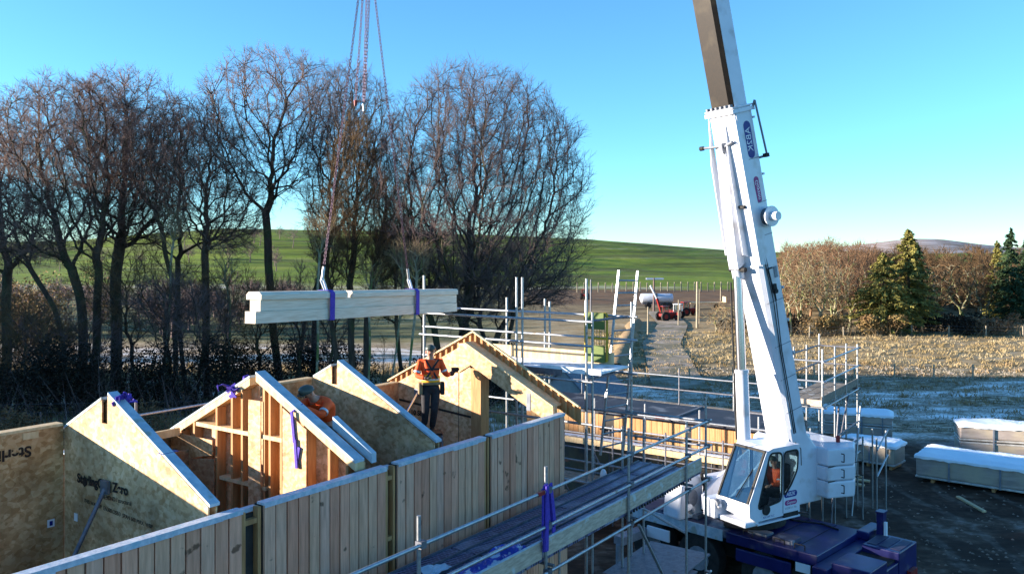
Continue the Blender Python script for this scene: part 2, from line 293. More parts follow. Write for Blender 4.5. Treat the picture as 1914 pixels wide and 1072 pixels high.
def ground_mat():
    m = bpy.data.materials.new('ground'); m.use_nodes = True; nt = m.node_tree; N = nt.nodes; L = nt.links; b = N['Principled BSDF']; b.inputs['Roughness'].default_value = .92; b.inputs['Specular IOR Level'].default_value = .15
    tc = N.new('ShaderNodeTexCoord'); sp = N.new('ShaderNodeSeparateXYZ'); L.new(tc.outputs['Object'], sp.inputs[0])
    def noise(sx, sy, detail=8, rough=.6):
        mp = N.new('ShaderNodeMapping'); mp.inputs['Scale'].default_value = (sx, sy, 1); L.new(tc.outputs['Object'], mp.inputs[0])
        n = N.new('ShaderNodeTexNoise'); n.inputs['Scale'].default_value = 1; n.inputs['Detail'].default_value = detail; n.inputs['Roughness'].default_value = rough; L.new(mp.outputs[0], n.inputs[0]); return n.outputs[0]
    def math_(op, a, b_=None, c=None):
        n = N.new('ShaderNodeMath'); n.operation = op
        for i, q in enumerate((a, b_, c)):
            if q is None: continue
            if isinstance(q, (int, float)): n.inputs[i].default_value = q
            else: L.new(q, n.inputs[i])
        return n.outputs[0]
    def ramp(f, stops):
        r = N.new('ShaderNodeValToRGB'); E = r.color_ramp.elements
        while len(E) < len(stops): E.new(.5)
        for e, (p, c) in zip(E, stops): e.position = p; e.color = (*c, 1)
        L.new(f, r.inputs[0]); return r.outputs[0]
    def mrange(f, a, b_):
        r = N.new('ShaderNodeMapRange'); r.interpolation_type = 'SMOOTHSTEP'; r.inputs[1].default_value = a; r.inputs[2].default_value = b_; L.new(f, r.inputs[0]); return r.outputs[0]
    def mix(f, a, b_):
        x = N.new('ShaderNodeMix'); x.data_type = 'RGBA'; L.new(f, x.inputs[0]); L.new(a, x.inputs[6]); L.new(b_, x.inputs[7]); return x.outputs[2]
    npatch = noise(.09, .22, 5); n1 = noise(.5, .5); n2 = noise(.12, .3); n3 = noise(2.4, 3.4); n4 = noise(.025, .035); n5 = noise(.28, .75)
    Yw = math_('ADD', sp.outputs[1], math_('MULTIPLY', math_('SUBTRACT', n2, .5), 16)); X = sp.outputs[0]
    rut = N.new('ShaderNodeTexWave'); rut.inputs['Scale'].default_value = .22; rut.inputs['Distortion'].default_value = 5; rut.inputs['Detail'].default_value = 3; L.new(tc.outputs['Object'], rut.inputs[0])
    mud = ramp(math_('ADD', math_('MULTIPLY', n1, .7), math_('MULTIPLY', n3, .3)), [(.38, (.03,.016,.01)), (.5, (.06,.034,.022)), (.58, (.12,.075,.05)), (.68, (.3,.24,.2))])
    frost = ramp(math_('ADD', math_('MULTIPLY', n5, .65), math_('MULTIPLY', noise(7, 9), .35)), [(.38, (.2,.14,.09)), (.46, (.42,.34,.26)), (.52, (.75,.66,.58)), (.58, (.95,.9,.86))])
    frost = mix(mrange(npatch, .47, .54), frost, ramp(noise(1.5, 2.5), [(.38, (.12,.08,.045)), (.5, (.3,.22,.13)), (.62, (.6,.48,.36))]))
    scrub = ramp(n5, [(.38, (.09,.065,.035)), (.5, (.2,.14,.07)), (.62, (.36,.27,.14))])
    straw = ramp(math_('ADD', math_('MULTIPLY', n5, .6), math_('MULTIPLY', n3, .4)), [(.36, (.16,.11,.05)), (.5, (.34,.24,.12)), (.64, (.46,.37,.24))])
    plough = ramp(noise(.2, .9), [(.4, (.1,.055,.03)), (.6, (.2,.12,.06))])
    green = ramp(math_('ADD', math_('MULTIPLY', n4, .75), math_('MULTIPLY', noise(.2,.35), .25)), [(.36, (.07,.085,.012)), (.46, (.12,.15,.016)), (.54, (.15,.21,.016)), (.66, (.27,.28,.04))])
    moor = ramp(noise(.02, .04), [(.4, (.25,.17,.12)), (.6, (.5,.42,.38))])
    mud = mix(math_('MULTIPLY', mrange(rut.outputs[1], .82, .98), .28), mud, ramp(n3, [(.4, (.1,.07,.05)), (.62, (.3,.25,.21))]))
    c = mix(mrange(Yw, 34, 40), mud, frost)
    c = mix(mrange(Yw, 50, 56), c, scrub); c = mix(mrange(Yw, 56, 63), c, straw)
    c = mix(mrange(Yw, 100, 112), c, scrub)
    c = mix(mrange(Yw, 128, 140), c, plough)
    dull = ramp(math_('ADD', math_('MULTIPLY', n5, .5), math_('MULTIPLY', n4, .5)), [(.38, (.06,.05,.025)), (.48, (.11,.11,.04)), (.56, (.16,.15,.06)), (.64, (.45,.42,.34))])
    left = mrange(X, 6, -6); c = mix(math_('MULTIPLY', left, mrange(sp.outputs[1], 72, 82)), c, dull); pal = math_('MULTIPLY', left, math_('MULTIPLY', mrange(sp.outputs[1], 58, 61), mrange(sp.outputs[1], 78, 72))); c = mix(math_('MULTIPLY', pal, .8), c, frost)
    c = mix(mrange(sp.outputs[1], 184, 190), c, green)
    fold_shade = math_('MULTIPLY', mrange(noise(.011, .02, 3), .52, .6), mrange(sp.outputs[1], 190, 240)); c = mix(math_('MULTIPLY', fold_shade, .45), c, dull)  # shade in the hill's folds painted as darker patches
    # frosted pasture in the lee of the trees
    fr1 = math_('MULTIPLY', mrange(math_('SUBTRACT', math_('MULTIPLY', X, -1), math_('MULTIPLY', Yw, -.21)), -3, 8), mrange(Yw, 205, 192)); fr1 = math_('MULTIPLY', fr1, mrange(sp.outputs[1], 186, 190))
    c = mix(math_('MULTIPLY', fr1, .55), c, frost)
    c = mix(mrange(sp.outputs[1], 500, 560), c, moor)
    # sloping lane side: frosty grass west of the track at middle distance
    L.new(c, b.inputs['Base Color'])
    bp = N.new('ShaderNodeBump'); bp.inputs['Strength'].default_value = .6; bp.inputs['Distance'].default_value = .1
    L.new(math_('ADD', n5, math_('MULTIPLY', n3, .5)), bp.inputs['Height']); L.new(bp.outputs[0], b.inputs['Normal'])
    return m
gme = np_mesh('ground', co, qf, True); tag(link('ground', gme, ground_mat()), kind='structure')
# farm track (lane) and its ruts
def ribbon(pts, w, dz, segs=40):
    v = []; f = []
    for (x0, y0), (x1, y1) in zip(pts[:-1], pts[1:]):
        for k in range(segs):
            t = k/segs; v.append((x0+(x1-x0)*t, y0+(y1-y0)*t))
    v.append(pts[-1]); out = []
    for i, p in enumerate(v):
        q = v[min(i+1, len(v)-1)]; o_ = v[max(i-1, 0)]; d = Vector((q[0]-o_[0], q[1]-o_[1], 0)).normalized(); n = Vector((-d.y, d.x, 0))*w/2
        for s_ in (1, -1): x = p[0]+n.x*s_; y = p[1]+n.y*s_; out.append((x, y, hz(x, y)+dz))
    return out, [(2*i, 2*i+1, 2*i+3, 2*i+2) for i in range(len(v)-1)]
lm = mat('lane surface', (.2,.16,.11), (.4,.33,.26), 1.2, .9, c3=(.16,.14,.08), s3=.4, f3=(.45,.6), bump=.4)
vv, ff = ribbon([(10.2, 50), (13.5, 75), (18.6, 96), (21, 118)], 3.4, .1)
tag(MB().add(vv, ff).build('track', lm), kind='structure')

# ---------------------------------------------------------------- house under construction
ZE = 5.33; ZR = 6.45; VR = 10.1; V0 = 7.89; V1 = 12.31; ZF = 3.9
def roofz(v): return ZR-(ZR-ZE)/(VR-V0)*abs(v-VR)
house = thing('timber_frame_house', 'unroofed timber frame house with board clad wall, pale triangular gable panels and open attic rooms', 'house', HW(9, 10, 0))
def H(): return MB(MH)
def clad_panel(u0, u1, name='cladding_panel'):
    fr_ = H().box(u0, u1, V0, V0+.14, .3, ZE-.03).build(name, M['membrane'], house)
    n = max(1, round((u1-u0)/.172)); w_ = (u1-u0)/n; b = H()
    for i in range(n):
        a = u0+i*w_; top = ZE-.035-random.uniform(0, .01)
        b.box(a+.009, a+w_-.009, V0-.028-random.uniform(0, .012), V0-.003, .35, top)
    b.build('boarding', M['clad'], fr_)
    H().box(u0-.01, u1+.01, V0-.05, V0+.08, ZE-.028, ZE).build('frosted_top_strip', M['frost'], fr_)
    b = H()
    for i in range(int((u1-u0)/.6)+1):
        a = u0+i*.6; b.box(a, min(a+.6, u1), V0-.053, V0-.05+random.uniform(0,.006), ZE-.05-random.uniform(0,.02), ZE-.002)
    b.build('hanging_membrane_edge', M['frost'], fr_)
    return fr_
secs = [(.4, 3.2), (3.24, 5.9), (6.2, 8.22), (8.45, 10.45), (10.62, 12.84)]
for a, b_ in secs: clad_panel(a, b_)
def slot(u0, u1, kind):
    s = H().box(u0, u1, V0+.09, V0+.13, .3, ZE-.12).build('joint_recess', M['membrane'], house)
    b = H()
    b.box(u0+.02, u0+.07, V0-.0, V0+.085, .3, ZE-.06); b.box(u1-.06, u1-.015, V0-.0, V0+.085, .3, ZE-.04)
    if kind: b.box(u0+.072, u1-.062, V0+.01, V0+.08, ZE-.22, ZE-.16); b.box(u0+.072, u1-.062, V0+.012, V0+.08, ZE-1.05, ZE-.99)
    b.build('joint_stud', M['timber'], s)
    H().box(u0, u1, V0+.09, V0+.17, ZE-.1, ZE-.05).build('frosted_top_strip', M['frost'], s)
slot(5.9, 6.2, 1); slot(8.22, 8.45, 1); slot(10.45, 10.62, 0)
# back wall, floors, end return
H().box(.4, 12.9, V1, V1+.14, .3, ZE).build('rear_wall', M['osb_red'], house)
H().box(6.1, 7.8, V1-.35, V1-.3, ZE-.02, ZE+.1).build('rear_upstand', M['timber_pale'], house)
H().box(6.05, 7.8, V1-.3, V1-.02, ZE+.0, ZE+.02).build('rear_plate', M['frost_wood'], house)
H().box(.4, 12.8, V0+.16, V1-.01, ZF-.25, ZF).build('attic_floor', M['osb'], house)
H().box(12.86, 13.0, V0+.0, V1, .3, ZF).build('end_wall', M['clad'], house)
# gable panels as tilted-up triangular cassettes
def gable_poly(va, vb, zb, slot_v, slot_d=.38, slot_w=.13):
    p = [(va, zb), (va, roofz(va)-.02), (slot_v-slot_w/2, roofz(slot_v-slot_w/2)), (slot_v-slot_w/2, ZR-slot_d), (slot_v+slot_w/2, ZR-slot_d), (slot_v+slot_w/2, roofz(slot_v+slot_w/2)), (vb, roofz(vb)), (vb, zb)]
    return p
def uplate(u, poly, th, name, m, parent, holes=()):      # plate in the plane u=const, poly in (v,z)
    me = plate_mesh(poly, holes, th); T = MH @ Matrix(((0,0,1,u+th/2), (1,0,0,0), (0,1,0,0), (0,0,0,1)))
    return MB(T).mesh(me).build(name, m, parent)
def rafter_cap(u0, u1, va, vb, parent, dz=0, th=.035, name='frosted_rafter_edge'):
    b = H(); za, zb = roofz(va)+dz, roofz(vb)+dz
    b.prism([(u0, va, za), (u0, vb, zb), (u0, vb, zb+th), (u0, va, za+th)], (u1-u0, 0, 0)); return b.build(name, M['frost_wood'], parent)
SV = 10.2
for uu, vb, matn in ((5.6, 11.2, 'osb_lit'), (9.46, 10.72, 'osb_lit')):
    g = uplate(uu, gable_poly(V0+.17, vb, ZF, SV), .02, 'gable_panel', M[matn], house)
    uplate(uu+.10, gable_poly(V0+.17, vb, ZF, SV), .02, 'rear_sheet', M['osb'], g)
    H().box(uu+.03, uu+.09, SV-.062, SV+.062, ZF, ZR-.42).build('slot_stud', M['timber'], g)
    H().box(uu+.05, uu+.095, SV-.058, SV+.058, ZR-.40, ZR-.13).build('slot_packer', M['timber'], g)
    rafter_cap(uu-.005, uu+.125, V0+.13, SV-.075, g)
    rafter_cap(uu-.005, uu+.125, SV+.075, vb-.01, g)
# rooms' knee walls
kw1 = H().box(.4, 5.59, 11.2, 11.34, ZF, 5.93).build('knee_wall', M['osb'], house)
H().box(.4, 5.58, 11.19, 11.36, 5.93, 5.965).build('top_plate', M['timber_pale'], kw1)
H().box(5.08, 5.27, 11.192, 11.2, 5.83, 5.915).build('patch_board', M['timber_pale'], kw1)
kw2 = H().box(7.98, 9.455, 10.72, 10.84, ZF, 6.11).build('knee_wall', M['osb'], house)
H().box(7.98, 9.45, 10.71, 10.85, 6.11, 6.14).build('top_plate', M['timber_pale'], kw2)
kw3 = H().box(9.69, 12.79, 11.88, 12.0, ZF, 5.52).build('knee_wall', M['osb_red'], house)
H().box(9.69, 12.78, 11.87, 12.01, 5.52, 5.545).build('top_plate', M['timber_pale'], kw3)
# skewed studs wall between first and second gable (back)
for v in (11.75,):
    H().box(5.83, 7.84, v, v+.1, ZF, 5.1).build('inner_wall', M['osb_red'], house)
# middle open-stud gable
UG = 7.85
g2 = uplate(UG+.16, gable_poly(V0+.17, V1, ZF, SV), .02, 'gable_panel', M['osb_lit'], house)
def stud(v, w_, z0, z1=None, d=.155, m='timber'):
    z1 = roofz(v)-.12 if z1 is None else z1
    return H().box(UG, UG+d, v, v+w_, z0, z1).build('stud', M[m], g2)
for v in (12.0, 11.64, 11.06, 10.68, 10.44, 9.93, 9.80, 9.55, 9.0, 8.55, 8.2): stud(v, .045, ZF)
for s_, (va, vb) in enumerate(((V0+.17, SV-.07), (SV+.07, V1-.01))):
    za, zb = roofz(va), roofz(vb)
    H().prism([(UG-.003, va, za-.11), (UG-.003, vb, zb-.11), (UG-.003, vb, zb), (UG-.003, va, za)], (.158, 0, 0)).build('rafter', M['timber_pale'], g2)
    rafter_cap(UG-.01, UG+.165, va, vb, g2, .002)
H().box(UG-.006, UG+.15, 9.55, 11.6, 5.50, 5.56).build('noggin', M['timber_pale'], g2)
H().box(UG-.006, UG+.15, 9.9, 11.0, 4.75, 4.80).build('noggin', M['timber_pale'], g2)
uplate(UG-.03, [(11.15, 5.1), (11.15, 5.33), (12.25, 5.33), (12.25, 4.9), (12.1, 4.9)], .018, 'facing_board', M['osb'], g2)
uplate(UG-.03, [(9.99, ZF), (10.13, ZF), (10.27, ZF), (10.27, 6.05), (9.99, 6.05)], .018, 'facing_board', M['osb_lit'], g2)
uplate(UG-.03, [(9.0, ZF), (9.5, ZF), (9.5, roofz(9.5)-.14), (9.0, roofz(9.0)-.14)], .018, 'facing_board', M['osb_lit'], g2)
uplate(UG-.03, [(11.1, ZF), (11.9, ZF), (11.9, 4.95), (11.1, 5.05)], .018, 'facing_board', M['osb_red'], g2)
b = H(); va, vb = V0+.1, 8.75
b.prism([(UG+.23, va, roofz(va)+.0), (UG+.23, vb, roofz(vb)+.0), (UG+.23, vb, roofz(vb)+.16), (UG+.23, va, roofz(va)+.13)], (.09, 0, 0)); b.build('stepped_rafter', M['frost_wood'], g2)
# frosted studs: far gable with an opening under the verge beam
UF = 12.8
fgp = [(9.96, ZF), (9.96, 5.95), (10.27, roofz(10.27)-.0), (11.9, roofz(11.9)-.0), (11.9, ZF)]
fg = uplate(UF, fgp, .02, 'gable_panel', M['osb_lit'], house)
uplate(UF-.004, [(9.96, 5.0), (9.96, 5.045), (11.86, 5.20), (11.86, 5.155)], .003, 'stripe', M['ink'], fg)
H().box(UF-.006, UF-.001, 10.265, 10.275, ZF, 6.33).build('board_joint', M['ink'], fg)
H().box(UF-.01, UF+.26, 9.72, 9.955, ZF, 5.98).build('post', M['timber'], fg)
va, vb = V0+.17, 10.26
H().prism([(UF-.02, va, roofz(va)-.34), (UF-.02, vb-.3, roofz(vb-.3)-.34), (UF-.02, vb, roofz(vb)-.5), (UF-.02, vb, roofz(vb-.15)), (UF-.02, VR, ZR), (UF-.02, va, roofz(va))], (.14, 0, 0)).build('verge_beam', M['osb_lit'], fg)
H().prism([(UF-.03, va, roofz(va)), (UF-.03, VR, ZR), (UF-.03, VR, ZR+.03), (UF-.03, va, roofz(va)+.03)], (.3, 0, 0)).build('verge_flashing', M['timber_pale'], fg)
H().box(UF-.028, UF-.02, 8.55, 8.64, 5.3, 5.62).build('strap_plate', M['grey_paint'], fg)
lad = H()
for s_ in (1, -1):
    ve = V0-.22 if s_ < 0 else V1+.1
    za = roofz(ve) if False else ZR-(ZR-ZE)/(VR-V0)*abs(ve-VR)
    lad.prism([(UF+.30, VR, ZR-.12), (UF+.30, ve, za-.12), (UF+.30, ve, za+.20), (UF+.30, VR, ZR+.20)], (.03, 0, 0))
lo = lad.build('verge_ladder', M['timber'], house)
for s_ in (1, -1):
    ve = V0-.22 if s_ < 0 else V1+.1; n = 15; sg = (ZR-ZE)/(VR-V0)
    b = H(); b.prism([(UF+.22, VR, ZR+.20), (UF+.22, ve, ZR-sg*abs(ve-VR)+.20), (UF+.22, ve, ZR-sg*abs(ve-VR)+.235), (UF+.22, VR, ZR+.235)], (.05, 0, 0)); b.build('top_rail', M['timber_pale'], lo)
    for k in range(n):
        v = VR+(ve-VR)*(k+.4)/n; z = ZR-sg*abs(v-VR)
        H().box(UF+.25, UF+.299, v, v+.045, z-.08, z+.196).build('noggin', M['timber'], lo)
# leaning offcuts of board print
TG = lambda u, v, z: MH @ Matrix(((0,0,-1,u), (-1,0,0,v), (0,1,0,z), (0,0,0,1)))   # reads left-to-right looking along +u
def rotz2(a): return Matrix.Rotation(a, 4, 'Z')
gp = [o for o in house.children if o.name.startswith('gable_panel')]
text('SterlingOSB Zero', .165, TG(5.588, 10.25, 5.3) @ rotz2(R(1)), M['ink'], gp[0], 'board_print', .006)
text('PUREBOND / structural', .075, TG(5.588, 9.95, 5.16) @ rotz2(R(2)), M['ink'], gp[0], 'board_print')
text('THIS WAY UP  EN300 OSB/3  SPAN 600 MAX  WBP', .07, TG(5.588, 9.9, 5.0) @ rotz2(R(-2)), M['ink'], gp[0], 'board_print')
H().add([(5.587, 10.72, 5.24), (5.587, 10.66, 5.36), (5.587, 10.60, 5.24), (5.587, 10.66, 5.2)], [(0,1,2,3)]).build('board_print', M['ink'], gp[0])
TK = MH @ Matrix(((1,0,0,0), (0,0,-1,11.196), (0,1,0,0), (0,0,0,1)))
text('SterlingOSB', .19, TK @ Matrix.Translation((4.72, 5.68, 0)) @ rotz2(R(180)), M['ink'], kw1, 'board_print', .006)
H().box(5.38, 5.47, 11.19, 11.198, 4.63, 4.73).build('paper_label', M['printwhite'], kw1)
H().box(5.405, 5.445, 11.186, 11.189, 4.65, 4.71).build('label_print', M['navy'], kw1)
H().box(5.59, 5.598, 10.85, 10.93, 4.72, 4.82).build('paper_label', M['printwhite'], gp[0])
text('10 S80x', .14, TG(12.788, 11.3, 4.95), M['ink'], fg, 'board_print', .006)
MB(MH).box(5.58, 5.79, 8.9, 9.0, 5.865, 5.87).build('tape', M['navy'], gp[0])
# ---------------------------------------------------------------- props
def prop(A, B, mt, label):
    t = thing('raking_prop', label, 'prop', HW(*B)); MB(MH).tube(A, B, .028).build('tube', M[mt], t)
    a = Vector(A); MB(MH).box(a.x-.03, a.x+.012, a.y-.08, a.y+.08, a.z-.08, a.z+.08).build('head_plate', M['steel_dark'], t)
prop((5.56, 10.1, 5.3), (4.64, 9.84, ZF), 'steel_dark', 'dark raking prop fixed to the stencilled board in the nearest attic room')
prop((12.76, 11.3, 5.38), (10.3, 10.0, 4.7), 'chrome', 'blue grey raking prop leaning beside the standing worker')

# ---------------------------------------------------------------- scaffolding
PR = .024; far_set = []
def scaf(label, at, name='scaffold'): return thing(name, label, 'scaffold', at)
def pole(t, u, v, z0, z1, m='steel'):
    o = MB(MW if t in far_set else MH).tube((u, v, z0), (u, v, z1), PR).build('standard_pole', M[m], t)
def tube(t, a, b, name='guard_rail', m='steel', r=PR): return MB(MW if t in far_set else MH).tube(a, b, r).build(name, M[m], t)
def couplers(t, pts):
    for (u, v, z) in pts: MB(MH).box(u-.045, u+.045, v-.045, v+.045, z-.04, z+.04).build('coupler', M['steel_dark'], t)
sA = scaf('long blue grey scaffold walkway running along the board clad house wall', HW(10, 6.8, 0))
VO, VI, ZD = 6.1, 7.42, 4.06
us = [2.0, 4.45, 6.9, 9.49, 11.94, 14.24]
tops = {6.9: 5.32, 9.49: 5.32, 11.94: 5.42, 14.24: 5.15, 15.16: 5.45}
for u in us+[15.16]:
    pole(sA, u, VO, 0, tops.get(u, 5.3)); pole(sA, u+.02, VI, 0, ZD-.1 if u < 12 else 4.9)
    if u < 15: tube(sA, (u+.05, VO-.1, ZD-.08), (u+.05, VI+.15, ZD-.08), 'transom', 'steel_dark'); tube(sA, (u+.05, VO-.1, 2.0), (u+.05, VI+.1, 2.0), 'transom', 'steel_dark')
for z, nm in ((5.01, 'guard_rail'), (4.53, 'mid_rail'), (3.9, 'ledger'), (2.1, 'ledger')): tube(sA, (1.6, VO-.05, z), (15.3, VO-.05, z), nm)
for z in (3.9, 2.1): tube(sA, (1.6, VI+.05, z), (15.2, VI+.05, z), 'ledger', 'steel_dark')
tube(sA, (12.1, VO-.1, 3.85), (14.3, VO-.1, 1.2), 'brace'); tube(sA, (6.9, VO-.1, 3.85), (9.4, VO-.1, 1.6), 'brace')
tube(sA, (14.24, VO, 3.1), (15.16, 7.42, 3.1), 'ledger'); tube(sA, (13.2, 5.0, 1.75), (15.2, 5.0, 1.9), 'ledger')
tube(sA, (15.16, VO, 5.01), (15.16, VI+.4, 5.01), 'guard_rail'); tube(sA, (15.16, VO, 4.53), (15.16, VI+.4, 4.53), 'mid_rail')
for k in range(5):
    v0 = VO+.06+k*.262; b = MB(MH); u = 1.6
    for L_i in range(6):
        e = min(u+2.5, 15.1)
        if e-u > .3: b.box(u, e-.03, v0, v0+.235, ZD-.05+(.006 if (L_i+k) % 2 else 0), ZD)
        u += 2.5
    b.build('deck_board', M['deck'], sA)
    MB(MH).box(1.6, 15.05, v0+.238, v0+.258, ZD-.045, ZD+.028).build('deck_edge', M['steel_dark'], sA)
u = 1.7
for L_ in (3.9, 3.9, 2.55, 2.2, .85):
    MB(MH).box(u, u+L_-.06, VO+.03, VO+.06, ZD+.01, ZD+.25).build('toe_board', M['toe'], sA, .004)
    MB(MH).box(u, u+L_-.06, VO+.028, VO+.062, ZD+.25, ZD+.262).build('frosted_edge', M['frost'], sA)
    u += L_
b = MB(MH)
for k in range(26): b.tube((11.95+k*.1, VO+.02, ZD-.02), (11.95+k*.1, VO+.0, ZD-.02), .022, n=6)
b.build('deck_hooks', M['black'], sA)
couplers(sA, [(u, VO-.03, z) for u in us[2:]+[15.16] for z in (5.01, 4.53, 3.9, 2.1)])
MB(MH).box(9.2, 9.36, VO-.075, VO-.03, 4.985, 5.035).build('red_end_cap', M['red'], sA)
# lower lift boards under the walkway
for k in range(4): MB(MH).box(11.5, 15.0, VO+.1+k*.26, VO+.33+k*.26, 2.12, 2.16).build('lower_board', M['steel_dark'], sA)
MB(MH).box(13.8, 15.9, 6.3, 7.6, 2.17, 2.2).build('lower_sheet', M['steel_dark'], sA)
# scaffold round the far gable
sB = scaf('upper scaffold platform with white frosted boards behind the far gable', HW(14.2, 9.5, 0))
UI, UO, Z2 = 13.65, 14.9, 5.98
for u, vs, top in ((UI, (11.92, 9.47, 7.86), 7.74), (UO, (13.0, 10.6, 9.6, 8.6, 7.55), 7.25)):
    for v in vs: pole(sB, u, v, 0, top)
pole(sB, UI, 9.33, 2, 7.74); pole(sB, UO, 9.48, 2, 7.2); pole(sB, UI+.12, 7.8, 2, 7.1)
for z, nm in ((6.93, 'guard_rail'), (6.47, 'mid_rail'), (5.8, 'ledger'), (3.9, 'ledger'), (5.0, 'ledger')):
    tube(sB, (UI-.05, 12.0, z), (UI-.05, 7.7, z), nm); tube(sB, (UO-.05, 13.0, z+.03), (UO-.05, 7.4, z+.03), nm)
for v in (12.0, 9.5, 7.8): tube(sB, (UI-.1, v, 5.84), (UO+.1, v, 5.84), 'transom', 'steel_dark')
tube(sB, (UI, 11.9, 6.93), (UO, 11.9, 6.96), 'guard_rail'); tube(sB, (UI, 7.86, 6.93), (UO, 7.6, 6.96), 'guard_rail', 'steel_dark')
for k in range(5): MB(MH).box(UI+.03+k*.24, UI+.25+k*.24, 7.6, 11.6, Z2-.04, Z2).build('frosted_board', M['snowdeck'], sB, .004)
MB(MH).box(UO-.1, UO-.07, 7.9, 11.0, Z2+.005, Z2+.24).build('toe_board', M['timber_pale'], sB)
MB(MH).box(UI-.0, UI+.028, 7.55, 8.9, Z2-.05, Z2+.06).build('toe_board', M['snowdeck'], sB)
MB(MH).box(UI-.04, UI-.0, 8.4, 10.2, Z2-.12, Z2-.0).build('deck_beam', M['steel_dark'], sB)
gt = thing('ladder_gate', 'yellow framed olive green ladder gate beside the tall ladder on the upper scaffold', 'gate', HW(14.75, 8.3, 6.05))
b = MB(MH); fr_ = [(14.75, 8.02, z) for z in (6.05, 7.0)]+[(14.75, 8.52, z) for z in (7.0, 6.05)]
b.path(fr_+[fr_[0]], .024); b.tube((14.75, 8.02, 6.5), (14.75, 8.52, 6.5), .024)
b.build('gate_frame', M['yellowpaint'], gt)
MB(MH).box(14.71, 14.73, 8.05, 8.49, 6.68, 7.02).build('gate_panel', M['greenpanel'], gt, .009)
MB(MH).box(14.71, 14.73, 8.05, 8.49, 6.02, 6.36).build('gate_panel', M['greenpanel'], gt, .009)
b = MB(MH)
for k in range(7): b.tube((14.76, 8.08+k*.06, 6.36), (14.76, 8.08+k*.06, 6.68), .006, n=5)
b.build('gate_bars', M['yellowpaint'], gt)
# ladder
lt = thing('ladder', 'tall aluminium ladder rising past the end of the upper scaffold platform', 'ladder', P(1143, 845, 16.9))
A0 = P(1122, 850, 16.9); A1 = P(1157, 505, 17.3); B0 = P(1165, 840, 17.05); B1 = P(1192, 506, 17.45)
MB().bar(A0, A1, .045, .03).build('stile', M['steel'], lt); MB().bar(B0, B1, .045, .03).build('stile', M['steel'], lt)
for k in range(14):
    t = (k+.6)/14.4; MB().tube(A0.lerp(A1, t), B0.lerp(B1, t), .017).build('rung', M['steel'], lt)
# low back scaffold rail and pales beyond the house
sD = scaf('low scaffold rail and poles behind the rear wall of the house', HW(8.5, 13.9, 0))
for u in (5.9, 8.2, 10.4, 13.0): pole(sD, u, 13.9, 0, 5.62, 'steel_dark')
tube(sD, (5.5, 13.86, 5.35), (13.4, 13.86, 5.35), 'guard_rail'); tube(sD, (5.5, 13.86, 4.9), (13.4, 13.86, 4.9), 'mid_rail', 'steel_dark')
MB(MH).box(5.5, 13.0, 13.0, 13.85, 4.2, 4.25).build('deck_board', M['steel_dark'], sD)
KW = 1.15; MW = MH @ Matrix.Translation((0, 0, -1.23)) @ Matrix.Scale(KW, 4)      # the wing's own frame
# ---------------------------------------------------------------- lower wing with warm boarding
wing = thing('board_clad_wing', 'low flat decked wing with sunlit orange board wall behind the house corner', 'building', HW(25, 11, 0))
b = MB(MW); n = 44
fr_ = MB(MW).box(21.03, 23.15, 6.85, 14.2, 0, 3.62).build('wall_frame', M['membrane'], wing)
for i in range(n):
    v = 6.85+i*.167
    if i in (12, 26, 27): continue
    b.box(21.0-random.uniform(0, .012), 21.028, v+.006, v+.161, 2.9, 3.6)
b.build('boarding', M['clad_warm'], fr_)
MB(MW).box(20.97, 23.2, 6.8, 14.3, 3.625, 3.70).build('roof_deck', mat('dark blue roof membrane', (.02,.02,.03), (.04,.042,.055), 1.2, .6, c3=(.16,.17,.19), s3=1.4, f3=(.58,.7)), wing)
MB(MW).box(20.99, 21.028, 6.85, 14.2, 0, 2.88).build('lower_wall_board', mat('shade toned wall board', (.10,.08,.055), (.16,.13,.08), 1.6, .7, c3=(.06,.06,.07), s3=.7, f3=(.5,.62)), wing)  # bare lower wall; the shade under the walkway is in its dark colour
b = MB(MW).box(20.95, 23.2, 9.4, 9.47, 3.702, 3.74); b.build('roof_batten', M['steel_dark'], wing)
sE = scaf('scaffold walkway with pale snowy planks in front of the orange board wall', HW(23, 10.5, 0)); far_set.append(sE)
for k in range(3): MB(MW).box(19.75+k*.26, 19.98+k*.26, 6.5, 13.8, 3.02, 3.06).build('plank', M['snowdeck' if k != 1 else 'toe'], sE)
MB(MW).box(19.68, 19.71, 6.5, 13.6, 3.02, 3.17).build('toe_board', M['timber_pale'], sE)
for v in (6.6, 8.1, 9.6, 11.1, 12.6): pole(sE, 19.72, v, 0, 4.3); pole(sE, 20.55, v, 0, 3.3, 'steel_dark')
for z in (4.0, 3.55, 2.9): tube(sE, (19.68, 6.4, z), (19.68, 13.4, z), 'guard_rail', 'steel' if z != 2.9 else 'steel_dark')
MB(MW).box(20.94, 20.965, 9.6, 9.9, 3.7, 3.76).build('red_white_tape', M['red'], sE); MB(MW).box(20.94, 20.965, 9.2, 9.6, 3.7, 3.76).build('red_white_tape', M['printwhite'], sE)
for (va, vb) in ((6.6, 8.1), (9.6, 11.1), (11.1, 12.6)): tube(sE, (19.66, va, .4), (19.66, vb, 2.85), 'brace', 'steel_dark')
for v in (7.35, 8.85, 10.35, 11.85): pole(sE, 19.35, v, 0, 3.7, 'steel_dark')
for z in (3.4, 2.4, 1.6): tube(sE, (19.32, 6.6, z), (19.32, 12.8, z), 'mid_rail', 'steel_dark')
for k in range(3): MB(MW).box(18.6+k*.25, 18.82+k*.25, 6.6, 13.0, 2.3, 2.34).build('lower_plank', M['plank'], sE)
tube(sE, (18.5, 6.7, 2.28), (20.7, 6.7, 2.98), 'brace', 'steel'); tube(sE, (18.55, 9.6, 2.28), (20.6, 9.6, 2.28), 'transom'); tube(sE, (18.55, 12.4, 2.28), (20.6, 12.4, 2.28), 'transom')
